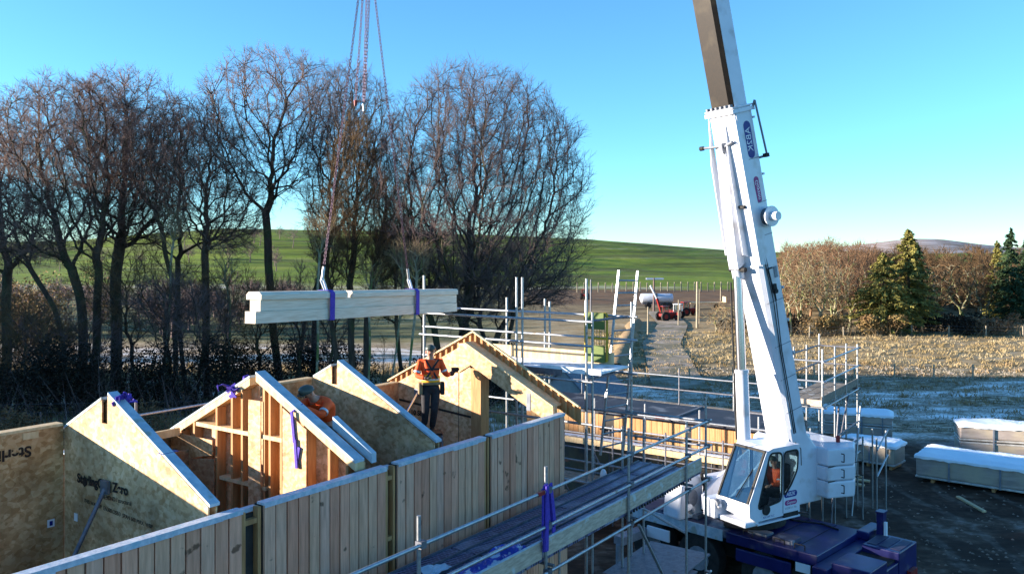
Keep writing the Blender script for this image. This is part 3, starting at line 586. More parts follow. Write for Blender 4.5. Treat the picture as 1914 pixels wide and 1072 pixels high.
# scaffold tower at the wing's corner
sF = scaf('railed scaffold tower platform standing behind the crane counterweight', HW(26, 7, 0)); far_set.append(sF)
for u in (21.2, 22.4, 23.6, 24.9):
    for v, tp in ((5.5, 5.75), (6.55, 5.75)): pole(sF, u, v, 0, tp+random.uniform(-.1, .15))
for z in (5.55, 5.05, 4.4, 2.6):
    tube(sF, (21.1, 5.46, z), (25.0, 5.46, z), 'guard_rail'); tube(sF, (21.1, 6.59, z), (25.0, 6.59, z), 'guard_rail', 'steel_dark')
    tube(sF, (21.2, 5.4, z), (21.2, 6.6, z), 'guard_rail'); tube(sF, (24.9, 5.4, z), (24.9, 6.6, z), 'guard_rail', 'steel_dark')
for k in range(4): MB(MW).box(21.15, 24.95, 5.53+k*.26, 5.77+k*.26, 4.46, 4.5).build('deck_board', M['plank'], sF)
MB(MW).box(21.15, 24.9, 5.5, 5.53, 4.5, 4.68).build('toe_board', M['plank'], sF); MB(MW).box(21.12, 21.15, 5.5, 6.5, 4.44, 4.6).build('toe_board', M['toe'], sF)
tube(sF, (21.3, 5.4, .3), (22.4, 5.4, 4.3), 'brace', 'steel_dark')
sG = scaf('lower scaffold frame with sloping rail beside the snow topped packs', HW(27.8, 5.6, 0)); far_set.append(sG)
for u in (23.7, 24.9):
    for v in (4.75, 5.1): pole(sG, u, v, 0, 3.3)
tube(sG, (23.6, 4.72, 3.0), (25.0, 4.72, 3.3), 'guard_rail'); tube(sG, (23.6, 4.72, 2.3), (25.0, 4.72, 2.6), 'mid_rail')
st = thing('steel_trestle_ladder', 'short silver ladder standing under the tower platform behind the counterweight', 'ladder', HW(24.2, 6.8, 0))
for v in (5.75, 6.05): MB(MW).tube((20.9, v, .0), (21.05, v, 3.9), .02).build('stile', M['steel'], st)
for k in range(14): MB(MW).tube((20.9+.15*k/14, 5.75, .2+k*.27), (20.9+.15*k/14, 6.05, .2+k*.27), .014, n=6).build('rung', M['steel'], st)
sF2 = scaf('row of scaffold poles and rails along the back edge of the low wing', HW(27, 11, 0)); far_set.append(sF2)
for v in (6.9, 8.6, 10.3, 12.0, 13.7): pole(sF2, 23.5, v, 0, 4.75, 'steel' if v in (8.6, 12.0) else 'steel_dark')
for z in (4.5, 4.1): tube(sF2, (23.46, 6.6, z), (23.46, 14.0, z), 'guard_rail', 'steel' if z > 4.2 else 'steel_dark')
for k in range(2): MB(MW).box(23.55+k*.26, 23.78+k*.26, 6.6, 14.0, 3.55, 3.59).build('deck_board', M['plank'], sF2)
for z in (3.5, 3.0):
    tube(sF, (21.1, 5.44, z), (25.0, 5.44, z), 'ledger', 'steel_dark'); tube(sF, (21.15, 5.4, z), (21.15, 6.9, z), 'ledger')
for k in range(3): MB(MW).box(20.9, 24.9, 5.6+k*.3, 5.87+k*.3, 2.92, 2.96).build('deck_board', M['plank'], sF)
tube(sF, (23.6, 5.42, .3), (24.9, 5.42, 3.9), 'brace', 'steel'); tube(sF, (21.2, 5.4, 3.0), (21.2, 6.6, 4.4), 'brace', 'steel_dark'); tube(sF, (22.4, 5.44, 3.0), (23.6, 5.44, 4.4), 'brace', 'steel_dark')
for u_, v_ in ((20.6, 6.6), (20.6, 7.4)): pole(sF, u_, v_, 0, 4.9)
tube(sF, (20.6, 6.5, 4.6), (20.6, 7.5, 4.6), 'guard_rail'); tube(sF, (20.6, 6.5, 4.2), (20.6, 7.5, 4.2), 'guard_rail', 'steel_dark')
# grey rendered shed behind
sh = thing('grey_shed', 'small grey rendered gabled outbuilding behind the far scaffold poles', 'shed', HW(30, 17.5, 0))
o_ = HW(30, 17.5, 0); 
MB(MH).prism([(28.5, 16.0, 0), (28.5, 19.0, 0), (28.5, 19.0, 2.2), (28.5, 17.5, 3.55), (28.5, 16.0, 2.2)], (3, 0, 0)).build('wall', M['render'], sh)
for s_ in (-1, 1):
    MB(MH).prism([(28.4, 17.5, 3.57), (28.4, 17.5+1.7*s_, 2.04), (28.4, 17.5+1.7*s_, 2.12), (28.4, 17.5, 3.65)], (3.2, 0, 0)).build('roof', M['steel_dark'], sh)
MB(MH).box(28.44, 28.497, 16.2, 17.0, 1.7, 2.5).build('shutter', mat('blue shutter', (.12,.2,.36), (.2,.3,.45), 6, .6), sh)

# ---------------------------------------------------------------- hanging ridge beam, slings, chains
BL = P(474, 573, 13.0); BR = P(845, 559, 18.1); bd = (BR-BL).normalized(); bs = bd.cross(Vector((0,0,1))).normalized(); bu = bs.cross(bd).normalized(); BLn = (BR-BL).length
MBm = frame(BL, bd, -bs, bu)   # x along, y away, z up
beam = thing('ridge_beam', 'long pale stepped laminated ridge beam hanging from two violet slings over the gables', 'beam', BL)
b = MB(MBm); w1 = .13
pf = [(-w1-.03, .11), (-w1-.03, .19), (-w1+.02, .235), (w1-.02, .235), (w1+.03, .19), (w1+.03, .11)]
b.rings([[(0, y, z) for y, z in pf], [(BLn*.36, y, z) for y, z in pf]], smooth=False); b.build('top_lamination', M['beam'], beam, .004)
b = MB(MBm); pf2 = [(-w1-.02, .11), (-w1-.02, .19), (-w1+.01, .23), (w1-.02, .23), (w1+.02, .19), (w1+.02, .11)]
b.rings([[(BLn*.385, y, z) for y, z in pf2], [(BLn, y, z) for y, z in pf2]], smooth=False); b.build('top_lamination', M['beam'], beam, .004)
MB(MBm).box(.03, BLn, -.115, .11, -.07, .108).build('middle_lamination', M['beam'], beam, .004)
MB(MBm).box(-.08, BLn, -.13, .10, -.26, -.072).build('bottom_lamination', M['beam'], beam, .004)
HK = P(686, -128, 15.5)
def chain(A, B, name='chain', parent=None, pitch=.062, wdt=.022, r=.0065):
    A = Vector(A); B = Vector(B); d = (B-A); n = int(d.length/pitch); d = d.normalized(); s1 = d.orthogonal().normalized(); s2 = d.cross(s1); b = MB()
    for k in range(n):
        c = A+d*(k+.5)*pitch; s_ = s1 if k % 2 else s2; L_ = pitch*.68
        pts = [c+d*L_*math.cos(t)+s_*wdt*math.sin(t) for t in [math.pi*2*i/6 for i in range(6)]]
        for i in range(6): b.tube(pts[i], pts[(i+1) % 6], r, n=4, caps=False)
    return b.build(name, M['chain'], parent)
lift = thing('lifting_chain_set', 'purple chain sling legs hanging from the crane hook to the suspended beam', 'chain set', HK)
fracs = {}
for xpx in (607, 768):
    t = min(max((xpx-474)/371.0, 0), 1)
    best = min((abs(CX+F*(BL+bd*s).x/(BL+bd*s).y-xpx), s) for s in [i*BLn/400 for i in range(401)])[1]
    fracs[xpx] = best
for xpx, lab in ((607, 'violet webbing sling round the left part of the hanging beam'), (768, 'violet webbing sling round the right part of the hanging beam')):
    s = fracs[xpx]; t = thing('webbing_sling', lab, 'sling', BL+bd*s)
    Ms = MBm @ Matrix.Translation((s, 0, 0)); sl = MB(Ms)
    for (y0, y1, z0, z1) in ((-.175, -.168, -.27, .2), (.165, .172, -.27, .2), (-.17, .168, -.272, -.263), (-.12, .12, .24, .248)): sl.box(-.06, .06, y0, y1, z0, z1, j=.004)
    sl.add([(-.06,-.172,.2),(.06,-.172,.2),(.06,-.12,.25),(-.06,-.12,.25)], [(0,1,2,3)])
    sl.build('band', M['strap'], t)
    MB(Ms).tube((-.02, 0, .25), (-.12, 0, .42), .02, n=6).tube((.04, 0, .25), (-.06, 0, .44), .02, n=6).tube((-.12, 0, .42), (-.06, 0, .44), .018, n=6).build('loop', M['printwhite'], t)
    E = Ms @ Vector((-.08, 0, .43))
    MB().tube(E, E+(HK-E).normalized()*.22, .028, n=6).build('hook', M['steel'], lift)
    chain(HK, E+(HK-E).normalized()*.2, 'chain_leg', lift)
chain(HK, P(665, 188, 15.45), 'chain_leg', lift); chain(HK+Vector((.03,0,0)), P(679, 195, 15.55), 'chain_leg', lift); chain(HK+Vector((.1,0,0)), P(681, 193, 15.6), 'chain_leg', lift)
MB().tube(P(665, 188, 15.45), P(664, 199, 15.45), .04, .02).build('hook', M['red'], lift); MB().tube(P(680, 195, 15.55), P(680, 208, 15.55), .035, .02).build('hook', M['steel'], lift)
MB().tube(HK-Vector((0,0,.1)), HK+Vector((0,0,.15)), .1).build('master_ring', M['steel'], lift)

# ---------------------------------------------------------------- crane
PV = P(1469, 812, 21.5); dh = Vector((-.855, -.519, 0)).normalized(); sh_ = Vector((-dh.y, dh.x, 0)); 
Q = P(1327, 0, 20.04); bv = Q-PV; lat = bv.dot(sh_); EL = math.atan2(bv.z, bv.dot(dh))
ba = (Q-PV).normalized(); bn = -(ba.cross(sh_)).normalized()
if bn.dot(dh) < 0: bn = -bn
sb = ba.cross(bn).normalized()
if sb.dot(sh_) < 0: sb = -sb
BM = Matrix(((sb.x, bn.x, ba.x, PV.x), (sb.y, bn.y, ba.y, PV.y), (sb.z, bn.z, ba.z, PV.z), (0,0,0,1)))   # x to the side, y towards the underside, z up the boom
crane = thing('mobile_crane', 'white mobile crane with raised telescopic boom on a blue carrier beside the scaffold', 'crane', Vector((6.2, 21, 0)))
def sect(w_, h_, ch, z0, z1, mats, name, y0=0, bevel=0):
    a, b_ = w_/2, h_/2
    prof = [(-a, b_-ch), (-a+ch, b_), (a-ch, b_), (a, b_-ch), (a, -b_+ch*.6), (a-ch*.6, -b_), (-a+ch*.6, -b_), (-a, -b_+ch*.6)]
    k = 8; vs = [(x, y+y0, z) for z in (z0, z1) for x, y in prof]; B = MB(BM)
    for i in range(k):
        B.cm = 0 if (len(mats) == 1 or i in (0, 1, 2)) else 1
        B.add(vs, [(i, (i+1) % k, k+(i+1) % k, k+i)])
    B.cm = 0; B.add(vs, [tuple(range(k))[::-1], tuple(range(k, 2*k))])
    return B.build(name, [M[m] for m in mats], crane)
LB = 10.2
# find length along boom where y_px ~200
def bz(y):   # distance up the boom that projects on image row y
    lo, hi = -2, 30
    for _ in range(50):
        m_ = (lo+hi)/2; p = PV+ba*m_
        if HY+(HC-p.z)/p.y*F > y: lo = m_
        else: hi = m_
    return lo
z200 = bz(203)
base = sect(.84, .66, .07, -.35, z200, ['white'], 'boom_base_section')
sect(.74, .58, .09, z200, 22, ['boom_brown', 'white'], 'boom_second_section')
sect(.62, .48, .08, 22, 34, ['boom_brown', 'white'], 'boom_third_section')
sect(.5, .4, .06, 34, 46.5, ['boom_brown', 'white'], 'boom_fly_section')
# collar at the head of the base section
col = MB(BM); 
col.box(-.47, .47, -.38, .39, z200-.14, z200-.04); col.box(-.46, .46, -.36, .375, z200-.02, z200+.02); col.build('boom_collar', M['white'], crane, .01)
for k in range(6): MB(BM).box(-.4+k*.15, -.34+k*.15, .3, .385, z200+.022, z200+.09).build('wear_pad', M['grey_paint'], crane)
# bracket for the luffing cylinder
zb0, zb1 = bz(492), bz(300)
br = MB(BM)
br.prism([(-.32, .33, bz(250)), (-.32, .62, zb0+.25), (-.32, .62, zb0), (-.32, .33, zb0+.1)], (.3, 0, 0))
br.prism([(-.42, .331, bz(215)), (-.44, .50, zb1), (-.44, .56, zb0+.35), (-.44, .331, zb0+.25)], (.025, 0, 0)); br.prism([(.1, .331, bz(215)), (.1, .46, zb1), (.1, .52, zb0+.35), (.1, .331, zb0+.25)], (.025, 0, 0))
br.build('cylinder_bracket', M['white'], crane)
br = MB(BM); br.prism([(.421, .33, bz(205)), (.421, .33, zb0+.05), (.421, -.02, zb0-.02), (.421, .1, zb1)], (.025, 0, 0)); br.build('side_stiffener', M['white'], crane)
MB(BM).box(-.2, .4, .331, .36, zb0-.02, zb0+.03).build('stiffener_ledge', M['white'], crane)
# luffing cylinder
CT = BM @ Vector((-.17, .5, zb0-.05)); CB = P(1391, 828, 20.6)
CM_ = CB.lerp(CT, .405)
MB().tube(CB, CM_, .165, n=20).build('cylinder_barrel', M['white'], crane); MB().tube(CM_, CM_+(CT-CM_).normalized()*.08, .18, n=20).build('cylinder_gland', M['white'], crane)
MB().tube(CM_, CT, .115, n=18).build('piston_rod', M['chrome'], crane); MB().tube(CT-ba*.2, CT+ba*.02, .15, n=14).build('rod_eye', M['white'], crane)
MB(BM).tube((-.4, .52, zb0-.03), (.12, .52, zb0-.03), .06, n=10).build('cylinder_pin', M['black'], crane)
MB().tube(CB+Vector((-.19,.0,.1)), CT+Vector((-.17,0,-.3)), .022, n=6).build('hydraulic_pipe', M['black'], crane)
# cable drum on the boom's side
zd = bz(408); 
dr = MB(BM).tube((.42, -.16, zd), (.60, -.16, zd), .21, n=26).build('cable_drum', M['steel_dark'], crane)
MB(BM).tube((.40, -.16, zd), (.44, -.16, zd), .255, n=26).tube((.60, -.16, zd), (.63, -.16, zd), .255, n=26).build('drum_flange', M['white'], dr); MB(BM).tube((.63, -.16, zd), (.82, -.16, zd), .11, n=18).build('drum_hub', M['white'], dr)
# side rod near the head, lamp arm and fittings
MB(BM).tube((.52, -.36, z200+.06), (.56, -.42, bz(300)), .025, n=8).tube((.56, -.42, bz(300)), (.36, -.34, bz(302)), .03, n=8).tube((.46, -.34, z200-.05), (.52, -.36, z200+.08), .03).build('stay_rod', M['grey_paint'], crane)
MB(BM).box(.48, .6, -.46, -.36, bz(303), bz(296)).build('rod_clamp', M['black'], crane)
MB(BM).tube((-.1, .36, bz(268)), (-.58, .5, bz(266)), .03, n=8).tube((-.1, .37, bz(272)), (.3, .4, bz(262)), .035).build('lamp_arm', M['grey_paint'], crane); MB(BM).tube((-.58, .5, bz(266)), (-.68, .52, bz(266)), .055).build('work_lamp', M['black'], crane)
MB(BM).box(-.12, -.0, .34, .46, bz(280), bz(262)).build('lamp_bracket', M['grey_paint'], crane); MB(BM).box(.1, .3, .34, .4, bz(384), bz(379)).build('cable_guide', M['black'], crane)
zv = bz(535); b = MB(BM); b.tube((.424, .0, zv-.1), (.52, .0, zv-.1), .06).tube((.45, .05, zv), (.45, .1, bz(500)), .02).tube((.45, -.05, bz(500)), (.45, .1, bz(500)), .02).tube((.45, 0, zv), (.45, 0, bz(560)), .015); b.box(.424, .5, -.05, .06, zv-.12, zv+.08); b.build('valve_block', M['black'], crane)
MB(BM).box(.424, .44, -.22, -.12, bz(520), bz(500)).build('warning_sign', M['grey_paint'], crane)
for yy in (225, 330, 540, 600, 660, 720, 770): MB(BM).box(.30, .43, -.375, -.325, bz(yy+4), bz(yy)).build('boom_lug', M['white'], crane)
MB(BM).tube((.424, .24, bz(480)), (.424, .24, bz(790)), .014, n=5).tube((.424, .25, bz(215)), (.424, .25, bz(400)), .014, n=5).build('boom_pipe', M['white'], crane)
for yy_, dd_ in ((.16, 0), (.10, .02)): MB(BM).path([(.43, yy_, bz(470)), (.47+dd_, yy_-.04, bz(560)), (.44, yy_, bz(650)), (.47, yy_+.03, bz(740)), (.43, yy_, bz(800))], .013, 5).build('hydraulic_hose', M['black'], crane)
for yy in (300, 380, 440, 560, 640, 700, 760): MB(BM).box(.4215, .426, -.30, .30, bz(yy)-.008, bz(yy)+.008).build('weld_seam', M['grey_paint'], crane)
# rope and hook block out over the load, boom head
TIP = PV+ba*46.5; MB(BM).box(-.35, .35, -.3, .9, 46.5, 47.3).build('boom_head', M['white'], crane)
TP = BM @ Vector((0, .8, 46.6)); MB().tube(Vector((HK.x-.1, HK.y, HK.z+1.2)), TP, .012, n=5).tube(Vector((HK.x+.1, HK.y, HK.z+1.2)), TP+Vector((.1,0,0)), .012, n=5).build('hoist_rope', M['steel_dark'], crane)
MB().box(HK.x-.25, HK.x+.25, HK.y-.12, HK.y+.12, HK.z+.45, HK.z+1.25).tube(HK+Vector((0,0,.1)), HK+Vector((0,0,.5)), .06).build('hook_block', M['yellowpaint'], crane, .03)
def pill(Mx, Lx, Hh, m, parent, name='oval_decal'):
    pts = []; r = Hh/2
    for k in range(9): a = -math.pi/2+math.pi*k/8; pts.append((Lx/2-r+r*math.cos(a), r*math.sin(a), 0))
    for k in range(9): a = math.pi/2+math.pi*k/8; pts.append((-Lx/2+r+r*math.cos(a), r*math.sin(a), 0))
    return MB(Mx).prism(pts, (0, 0, .002)).build(name, m, parent)
def side_tf(z, y): return BM @ Matrix(((0, 0, 1, .4225), (0, 1, 0, y), (1, 0, 0, z), (0,0,0,1)))
def side_tf2(z, y, o=0): return BM @ Matrix(((0, 0, 1, .4225+o), (0, 1, 0, y), (-1, 0, 0, z), (0,0,0,1)))
p1 = pill(side_tf2(bz(265), -.05), .92, .24, M['navy'], crane); text('AB2K', .25, side_tf2(bz(265), -.05, .004), M['printwhite'], p1)
p2 = pill(side_tf2(bz(357), -.05), .66, .17, M['maroon'], crane); text('Guyson', .16, side_tf2(bz(357), -.05, .004), M['printwhite'], p2, shear=.2)
# ---- superstructure: x forward (heading), y to the crane's left (towards camera right), z up
SO = Vector((5.98, 21.1, 0)); SMx = Matrix(((dh.x, sh_.x, 0, SO.x), (dh.y, sh_.y, 0, SO.y), (0, 0, 1, 0), (0,0,0,1)))
SI = SMx.inverted(); pvl = SI @ PV; cbl = SI @ CB
MB(SMx).tube((0, 0, 1.5), (0, 0, 1.72), .95, n=32).build('slew_ring', M['black'], crane)
b = MB(SMx); 
b.prism([(1.0, -.62, 1.75), (1.0, -.62, 2.1), (.4, -.62, 2.5), (-1.0, -.62, 3.2), (-1.55, -.62, 3.0), (-1.55, -.62, 1.75)], (0, .08, 0))
b.prism([(1.0, .2, 1.75), (1.0, .2, 2.1), (.4, .2, 2.5), (-.7, .2, 3.3), (-1.5, .2, 3.15), (-1.55, .2, 1.75)], (0, .08, 0))
b.box(-1.5, 1.0, -.62, .28, 1.72, 1.95)
b.build('slew_frame', M['white'], crane, .02)
b = MB(SMx); b.tube((pvl.x, -.7, pvl.z-.25), (pvl.x, .62, pvl.z-.25), .16, n=16); b.build('boom_pivot', M['white'], crane)
b = MB(SMx); b.box(pvl.x-.5, pvl.x+.35, .3, .62, 2.2, pvl.z+.05); b.prism([(pvl.x-.9, .15, 1.8), (pvl.x-.9, .15, 3.0), (pvl.x-.3, .15, pvl.z+.12), (pvl.x+.3, .15, pvl.z-.1), (pvl.x+.5, .15, 1.8)], (0, .5, 0)); b.build('pivot_housing', M['white'], crane, .05)
MB(SMx).tube((pvl.x-.55, -.25, 3.05), (pvl.x-.55, .45, 3.05), .3, n=20).build('hoist_winch', M['grey_paint'], crane)
# counterweight
b = MB(SMx); cx = pvl.x-1.1
cpf = [(-.95, -1.2), (.35, -1.2), (.42, 1.0), (-.35, 1.22), (-.95, .8)]
for i, (z0, z1) in enumerate(((1.95, 2.38), (2.39, 2.76), (2.77, 3.22))):
    cw = MB(SMx).prism([(cx+x, y, z0) for x, y in cpf], (0, 0, z1-z0)).build('counterweight_slab', M['white'], crane, .045)
for z in (2.38, 2.76): MB(SMx).box(cx-.97, cx+.44, 1.02, 1.03, z-.012, z+.012).build('slab_joint', M['black'], crane)
for z in (2.2, 2.6, 3.0):
    MB(SMx).path([(cx-.98, .3, z-.1), (cx-1.05, .3, z-.1), (cx-1.05, .3, z+.1), (cx-.98, .3, z+.1)], .014, 5).build('lifting_handle', M['black'], crane)
    MB(SMx).path([(cx+.1, 1.16, z-.1), (cx+.1, 1.24, z-.1), (cx+.1, 1.24, z+.1), (cx+.1, 1.16, z+.1)], .014, 5).build('lifting_handle', M['black'], crane)
MB(SMx).tube((cx-.5, .6, 3.22), (cx-.5, .6, 3.32), .055).ball((cx-.5, .6, 3.34), .06).build('red_beacon', M['red'], crane)
# engine housing on the far side, white front housing with oval cover
MB(SMx).box(-1.4, .3, -1.35, -.7, 1.75, 2.35).build('engine_housing', M['white'], crane, .06)
SHx = SMx @ Matrix.Translation((-.75, .05, 0))
fh = MB(SHx).prism([(1.45, -1.5, 1.45), (2.3, -1.5, 1.45), (2.2, -1.5, 2.3), (1.9, -1.5, 2.55), (1.45, -1.5, 2.5)], (0, .62, 0)).build('front_housing', M['white'], crane, .06)
b = MB(SHx @ Matrix.Translation((1.85, -.875, 1.98)) @ Matrix.Rotation(R(-90), 4, 'X')); b.tube((0,0,0), (0,0,.03), .22, n=20, M=Matrix.Scale(.75, 4, (1,0,0))); b.build('oval_cover', M['grey_paint'], fh)
MB(SHx).path([(1.5, -.86, 1.6), (1.48, -.8, 2.2), (1.6, -.8, 2.6)], .05).build('hose', M['black'], crane)
# crane cab
CY0, CY1, CXr, CZ = .46, 1.44, -.22, 2.02; HCb = 1.62
prof = [(CXr, .0), (1.28, -.02), (1.48, .12), (1.5, .42), (.92, 1.56), (.7, HCb), (CXr, HCb)]
def side_plate(y, name):
    holes = [[(1.22, .26), (.42, .36), (.40, 1.49), (.80, 1.52)], [(.34, .44), (.10, .66), (-.14, 1.02), (-.17, 1.5), (.33, 1.49)]]
    def rnd(pl, q):
        o = []
        for i, p in enumerate(pl):
            a, b_ = pl[i-1], pl[(i+1) % len(pl)]; p = Vector(p); da = (Vector(a)-p); db = (Vector(b_)-p); ra = min(q, da.length*.4); rb = min(q, db.length*.4)
            A_ = p+da.normalized()*ra; B_ = p+db.normalized()*rb
            for t in (0, .25, .5, .75, 1): o.append(tuple((A_*(1-t)**2+p*2*t*(1-t)+B_*t*t)))
        return o
    holes = [rnd(h, .12) for h in holes]
    me = plate_mesh([(x, z) for x, z in prof], holes, .04)
    T = SMx @ Matrix(((1,0,0,0), (0,0,1,y), (0,1,0,CZ), (0,0,0,1)))
    o = MB(T).mesh(me).build(name, M['white'], crane)
    for i, h in enumerate(holes):
        MB(T).prism([(x, z, -.004) for x, z in h], (0, 0, .008)).build('window_pane', M['glass'], o)
        hb = MB(T); 
        for a, c in zip(h, h[1:]+h[:1]): hb.bar((a[0], a[1], .022), (c[0], c[1], .022), .045, .012, up=(0,0,1))
        hb.build('window_seal', M['black'], o)
    return o, T
sp_, TSide = side_plate(CY1, 'cab_side'); side_plate(CY0, 'cab_side')
b = MB(SMx); 
def quadstrip(p, q, y0=CY0, y1=CY1, t=.03): b.prism([(p[0], y0+.022, CZ+p[1]), (q[0], y0+.022, CZ+q[1]), (q[0], y1-.022, CZ+q[1]), (p[0], y1-.022, CZ+p[1])], (-t, 0, -.01))
quadstrip(prof[0], prof[1], t=.0); quadstrip(prof[1], prof[2]); quadstrip(prof[2], prof[3]); quadstrip(prof[4], prof[5]); 
b.prism([(prof[5][0], CY0+.022, CZ+HCb-.03), (CXr, CY0+.022, CZ+HCb-.03), (CXr, CY1-.022, CZ+HCb-.03), (prof[5][0], CY1-.022, CZ+HCb-.03)], (0,0,.03))
b.box(CXr, CXr+.03, CY0+.022, CY1-.022, CZ, CZ+HCb-.03); b.box(CXr, 1.3, CY0+.022, CY1-.022, CZ-.0, CZ+.04)
b.build('cab_shell', M['white'], crane)
MB(SMx).prism([(1.5, CY0+.03, CZ+.43), (.93, CY0+.03, CZ+1.55), (.93, CY1-.03, CZ+1.55), (1.5, CY1-.03, CZ+.43)], (-.012, 0, -.006)).build('windscreen', M['glass'], crane)
b = MB(SMx)
for y in (CY0+.03, CY1-.03): b.bar((1.51, y, CZ+.42), (.93, y, CZ+1.57), .05, .03)
b.bar((.93, CY0, CZ+1.56), (.93, CY1, CZ+1.56), .04, .05); b.bar((1.5, 1.05, CZ+.5), (1.15, 1.25, CZ+1.15), .015, .02); b.build('windscreen_seal', M['black'], crane)
MB(SMx).tube((.95, CY1+.02, CZ+.22), (.95, CY1+.05, CZ+.22), .12, n=18).build('door_grille', M['black'], crane)
MB(SMx).bar((.37, CY1+.024, CZ+.05), (.36, CY1+.024, CZ+1.5), .012, .01, up=(0,1,0)).build('door_edge', M['grey_paint'], crane)
pt = pill(SMx @ Matrix(((-1,0,0,.1), (0,0,1,CY1+.021), (0,1,0,CZ+.47), (0,0,0,1))), .46, .15, M['navy'], crane); text('AB2K', .13, SMx @ Matrix(((-1,0,0,.1), (0,0,1,CY1+.025), (0,1,0,CZ+.47), (0,0,0,1))), M['printwhite'], pt, shear=.2)
pt = pill(SMx @ Matrix(((-1,0,0,.09), (0,0,1,CY1+.021), (0,1,0,CZ+.27), (0,0,0,1))), .42, .12, M['maroon'], crane); text('Guyson', .1, SMx @ Matrix(((-1,0,0,.09), (0,0,1,CY1+.025), (0,1,0,CZ+.27), (0,0,0,1))), M['printwhite'], pt, shear=.3)
text('01228 511 756', .065, SMx @ Matrix(((-1,0,0,.09), (0,0,1,CY1+.021), (0,1,0,CZ+.14), (0,0,0,1))), M['grey_paint'], crane, 'phone_number')
MB(SMx).box(-.15, .35, CY1-.01, CY1+.04, CZ-.06, CZ+.04).build('cab_step', M['black'], crane); MB(SMx).box(-.2, 1.25, CY1-.06, CY1+.05, CZ-.1, CZ-.06).build('sill', M['white'], crane)
text('ASCOM TLC', .07, SMx @ Matrix(((-1,0,0,.85), (0,0,1,CY1+.021), (0,1,0,CZ+.05), (0,0,0,1))), M['navy'], crane, 'sill_print')
b = MB(SMx); b.box(1.15, 1.6, CY0-.3, CY1+.0, CZ-.12, CZ+.0); b.box(1.2, 1.72, .2, .6, CZ-.1, CZ+.35); b.ball((1.6, CY0+.15, CZ+.2), .07); b.build('front_step', M['white'], crane, .03)
b = MB(SMx); b.box(-.1, .35, .82, 1.24, CZ+.32, CZ+.46); b.box(-.17, -.05, .82, 1.24, CZ+.42, CZ+1.1); b.build('cab_seat', M['black_cloth'], crane, .04)
MB(SMx).box(.8, 1.25, .8, 1.35, CZ+.1, CZ+.6).build('console', M['dark'], crane, .05)
MB(SMx).tube((1.7, -.2, 1.9), (1.8, -.2, 2.0), .1, n=16).build('headlight', M['grey_paint'], crane); MB(SMx).tube((1.62, .58, CZ+.3), (1.70, .58, CZ+.28), .085, n=16).build('headlight', M['grey_paint'], crane)
MB(SMx).path([(-.2, CY1-.1, CZ+1.64), (-.26, CY1+.02, CZ+1.5), (-.28, CY1+.02, CZ+1.1)], .012).build('hand_rail', M['black'], crane)
# ---- carrier: x towards its rear (camera right and near), y to its right-hand
ca = Vector((.707, -.707, 0)); cb_ = Vector((.707, .707, 0))
CO = cb_*((25.45/1.4142)+1.2); KM = Matrix(((ca.x, cb_.x, 0, CO.x), (ca.y, cb_.y, 0, CO.y), (0,0,1,0), (0,0,0,1)))   # local x = t
b = MB(KM); b.box(-13.4, -8.4, -1.2, 1.2, 1.28, 1.44); b.build('carrier_deck', M['carrier_deck'], crane, .01)
b = MB(KM); b.box(-10.6, -8.3, -1.23, 1.23, 1.2, 1.455); b.build('rear_deck', M['blue'], crane, .02)
MB(KM).box(-13.4, -10.7, -1.235, -1.205, 1.2, 1.47).build('deck_edge_trim', M['frost_wood'], crane)
MB(KM).box(-13.4, -7.2, -.5, .5, .6, 1.25).build('chassis', M['black'], crane)
b = MB(KM); b.box(-8.3, -7.95, -1.5, 1.6, 1.0, 1.3); b.box(-7.95, -7.1, -1.3, -.35, .7, 1.42); b.box(-7.95, -7.1, .35, 1.45, .7, 1.42); b.box(-7.95, -7.12, -.35, .35, .7, 1.2); b.box(-8.35, -8.05, 1.0, 1.9, 1.3, 1.5)
b.build('outrigger_box', M['blue'], crane, .025)
MB(KM).box(-8.3, -8.0, -1.9, 2.0, .75, .99).build('outrigger_beam', M['grey_paint'], crane)
MB(KM).box(-7.98, -7.82, 1.3, 1.5, 1.42, 1.95).box(-8.0, -7.8, 1.26, 1.54, 1.95, 1.98).build('rear_post', M['blue'], crane); MB(KM).box(-7.8, -7.74, 1.28, 1.36, 1.42, 1.75).build('reflective_strip', M['printwhite'], crane)
MB(KM).box(-8.8, -8.45, -1.26, -1.235, 1.0, 1.2).build('number_plate', M['printwhite'], crane); 
MB(KM).box(-7.09, -7.0, -1.2, -.8, .75, .9).box(-7.09, -7.0, .8, 1.2, .75, .9).build('rear_lamp', M['red'], crane)
for x in (-12.8, -11.4, -9.6, -8.7+.25):
    for y in (-1, 1):
        wh = MB(KM).tube((x, y*.85, .6), (x, y*1.2, .6), .6, n=24).build('wheel', M['black'], crane); MB(KM).tube((x, y*1.2, .6), (x, y*1.215, .6), .3, n=16).build('rim', M['grey_paint'], wh)
for y in (-1.9, 2.0): MB(KM).tube((-8.15, y, .05), (-8.15, y, .8), .07, n=10).tube((-8.15, y, 0), (-8.15, y, .05), .3, n=16).build('outrigger_foot', M['grey_paint'], crane)
for y in (-2.3, 2.3): MB(KM).box(-13.2, -12.9, min(y, 0), max(y, 0), .8, 1.0).tube((-13.05, y, .0), (-13.05, y, .8), .07).build('outrigger_beam', M['grey_paint'], crane)

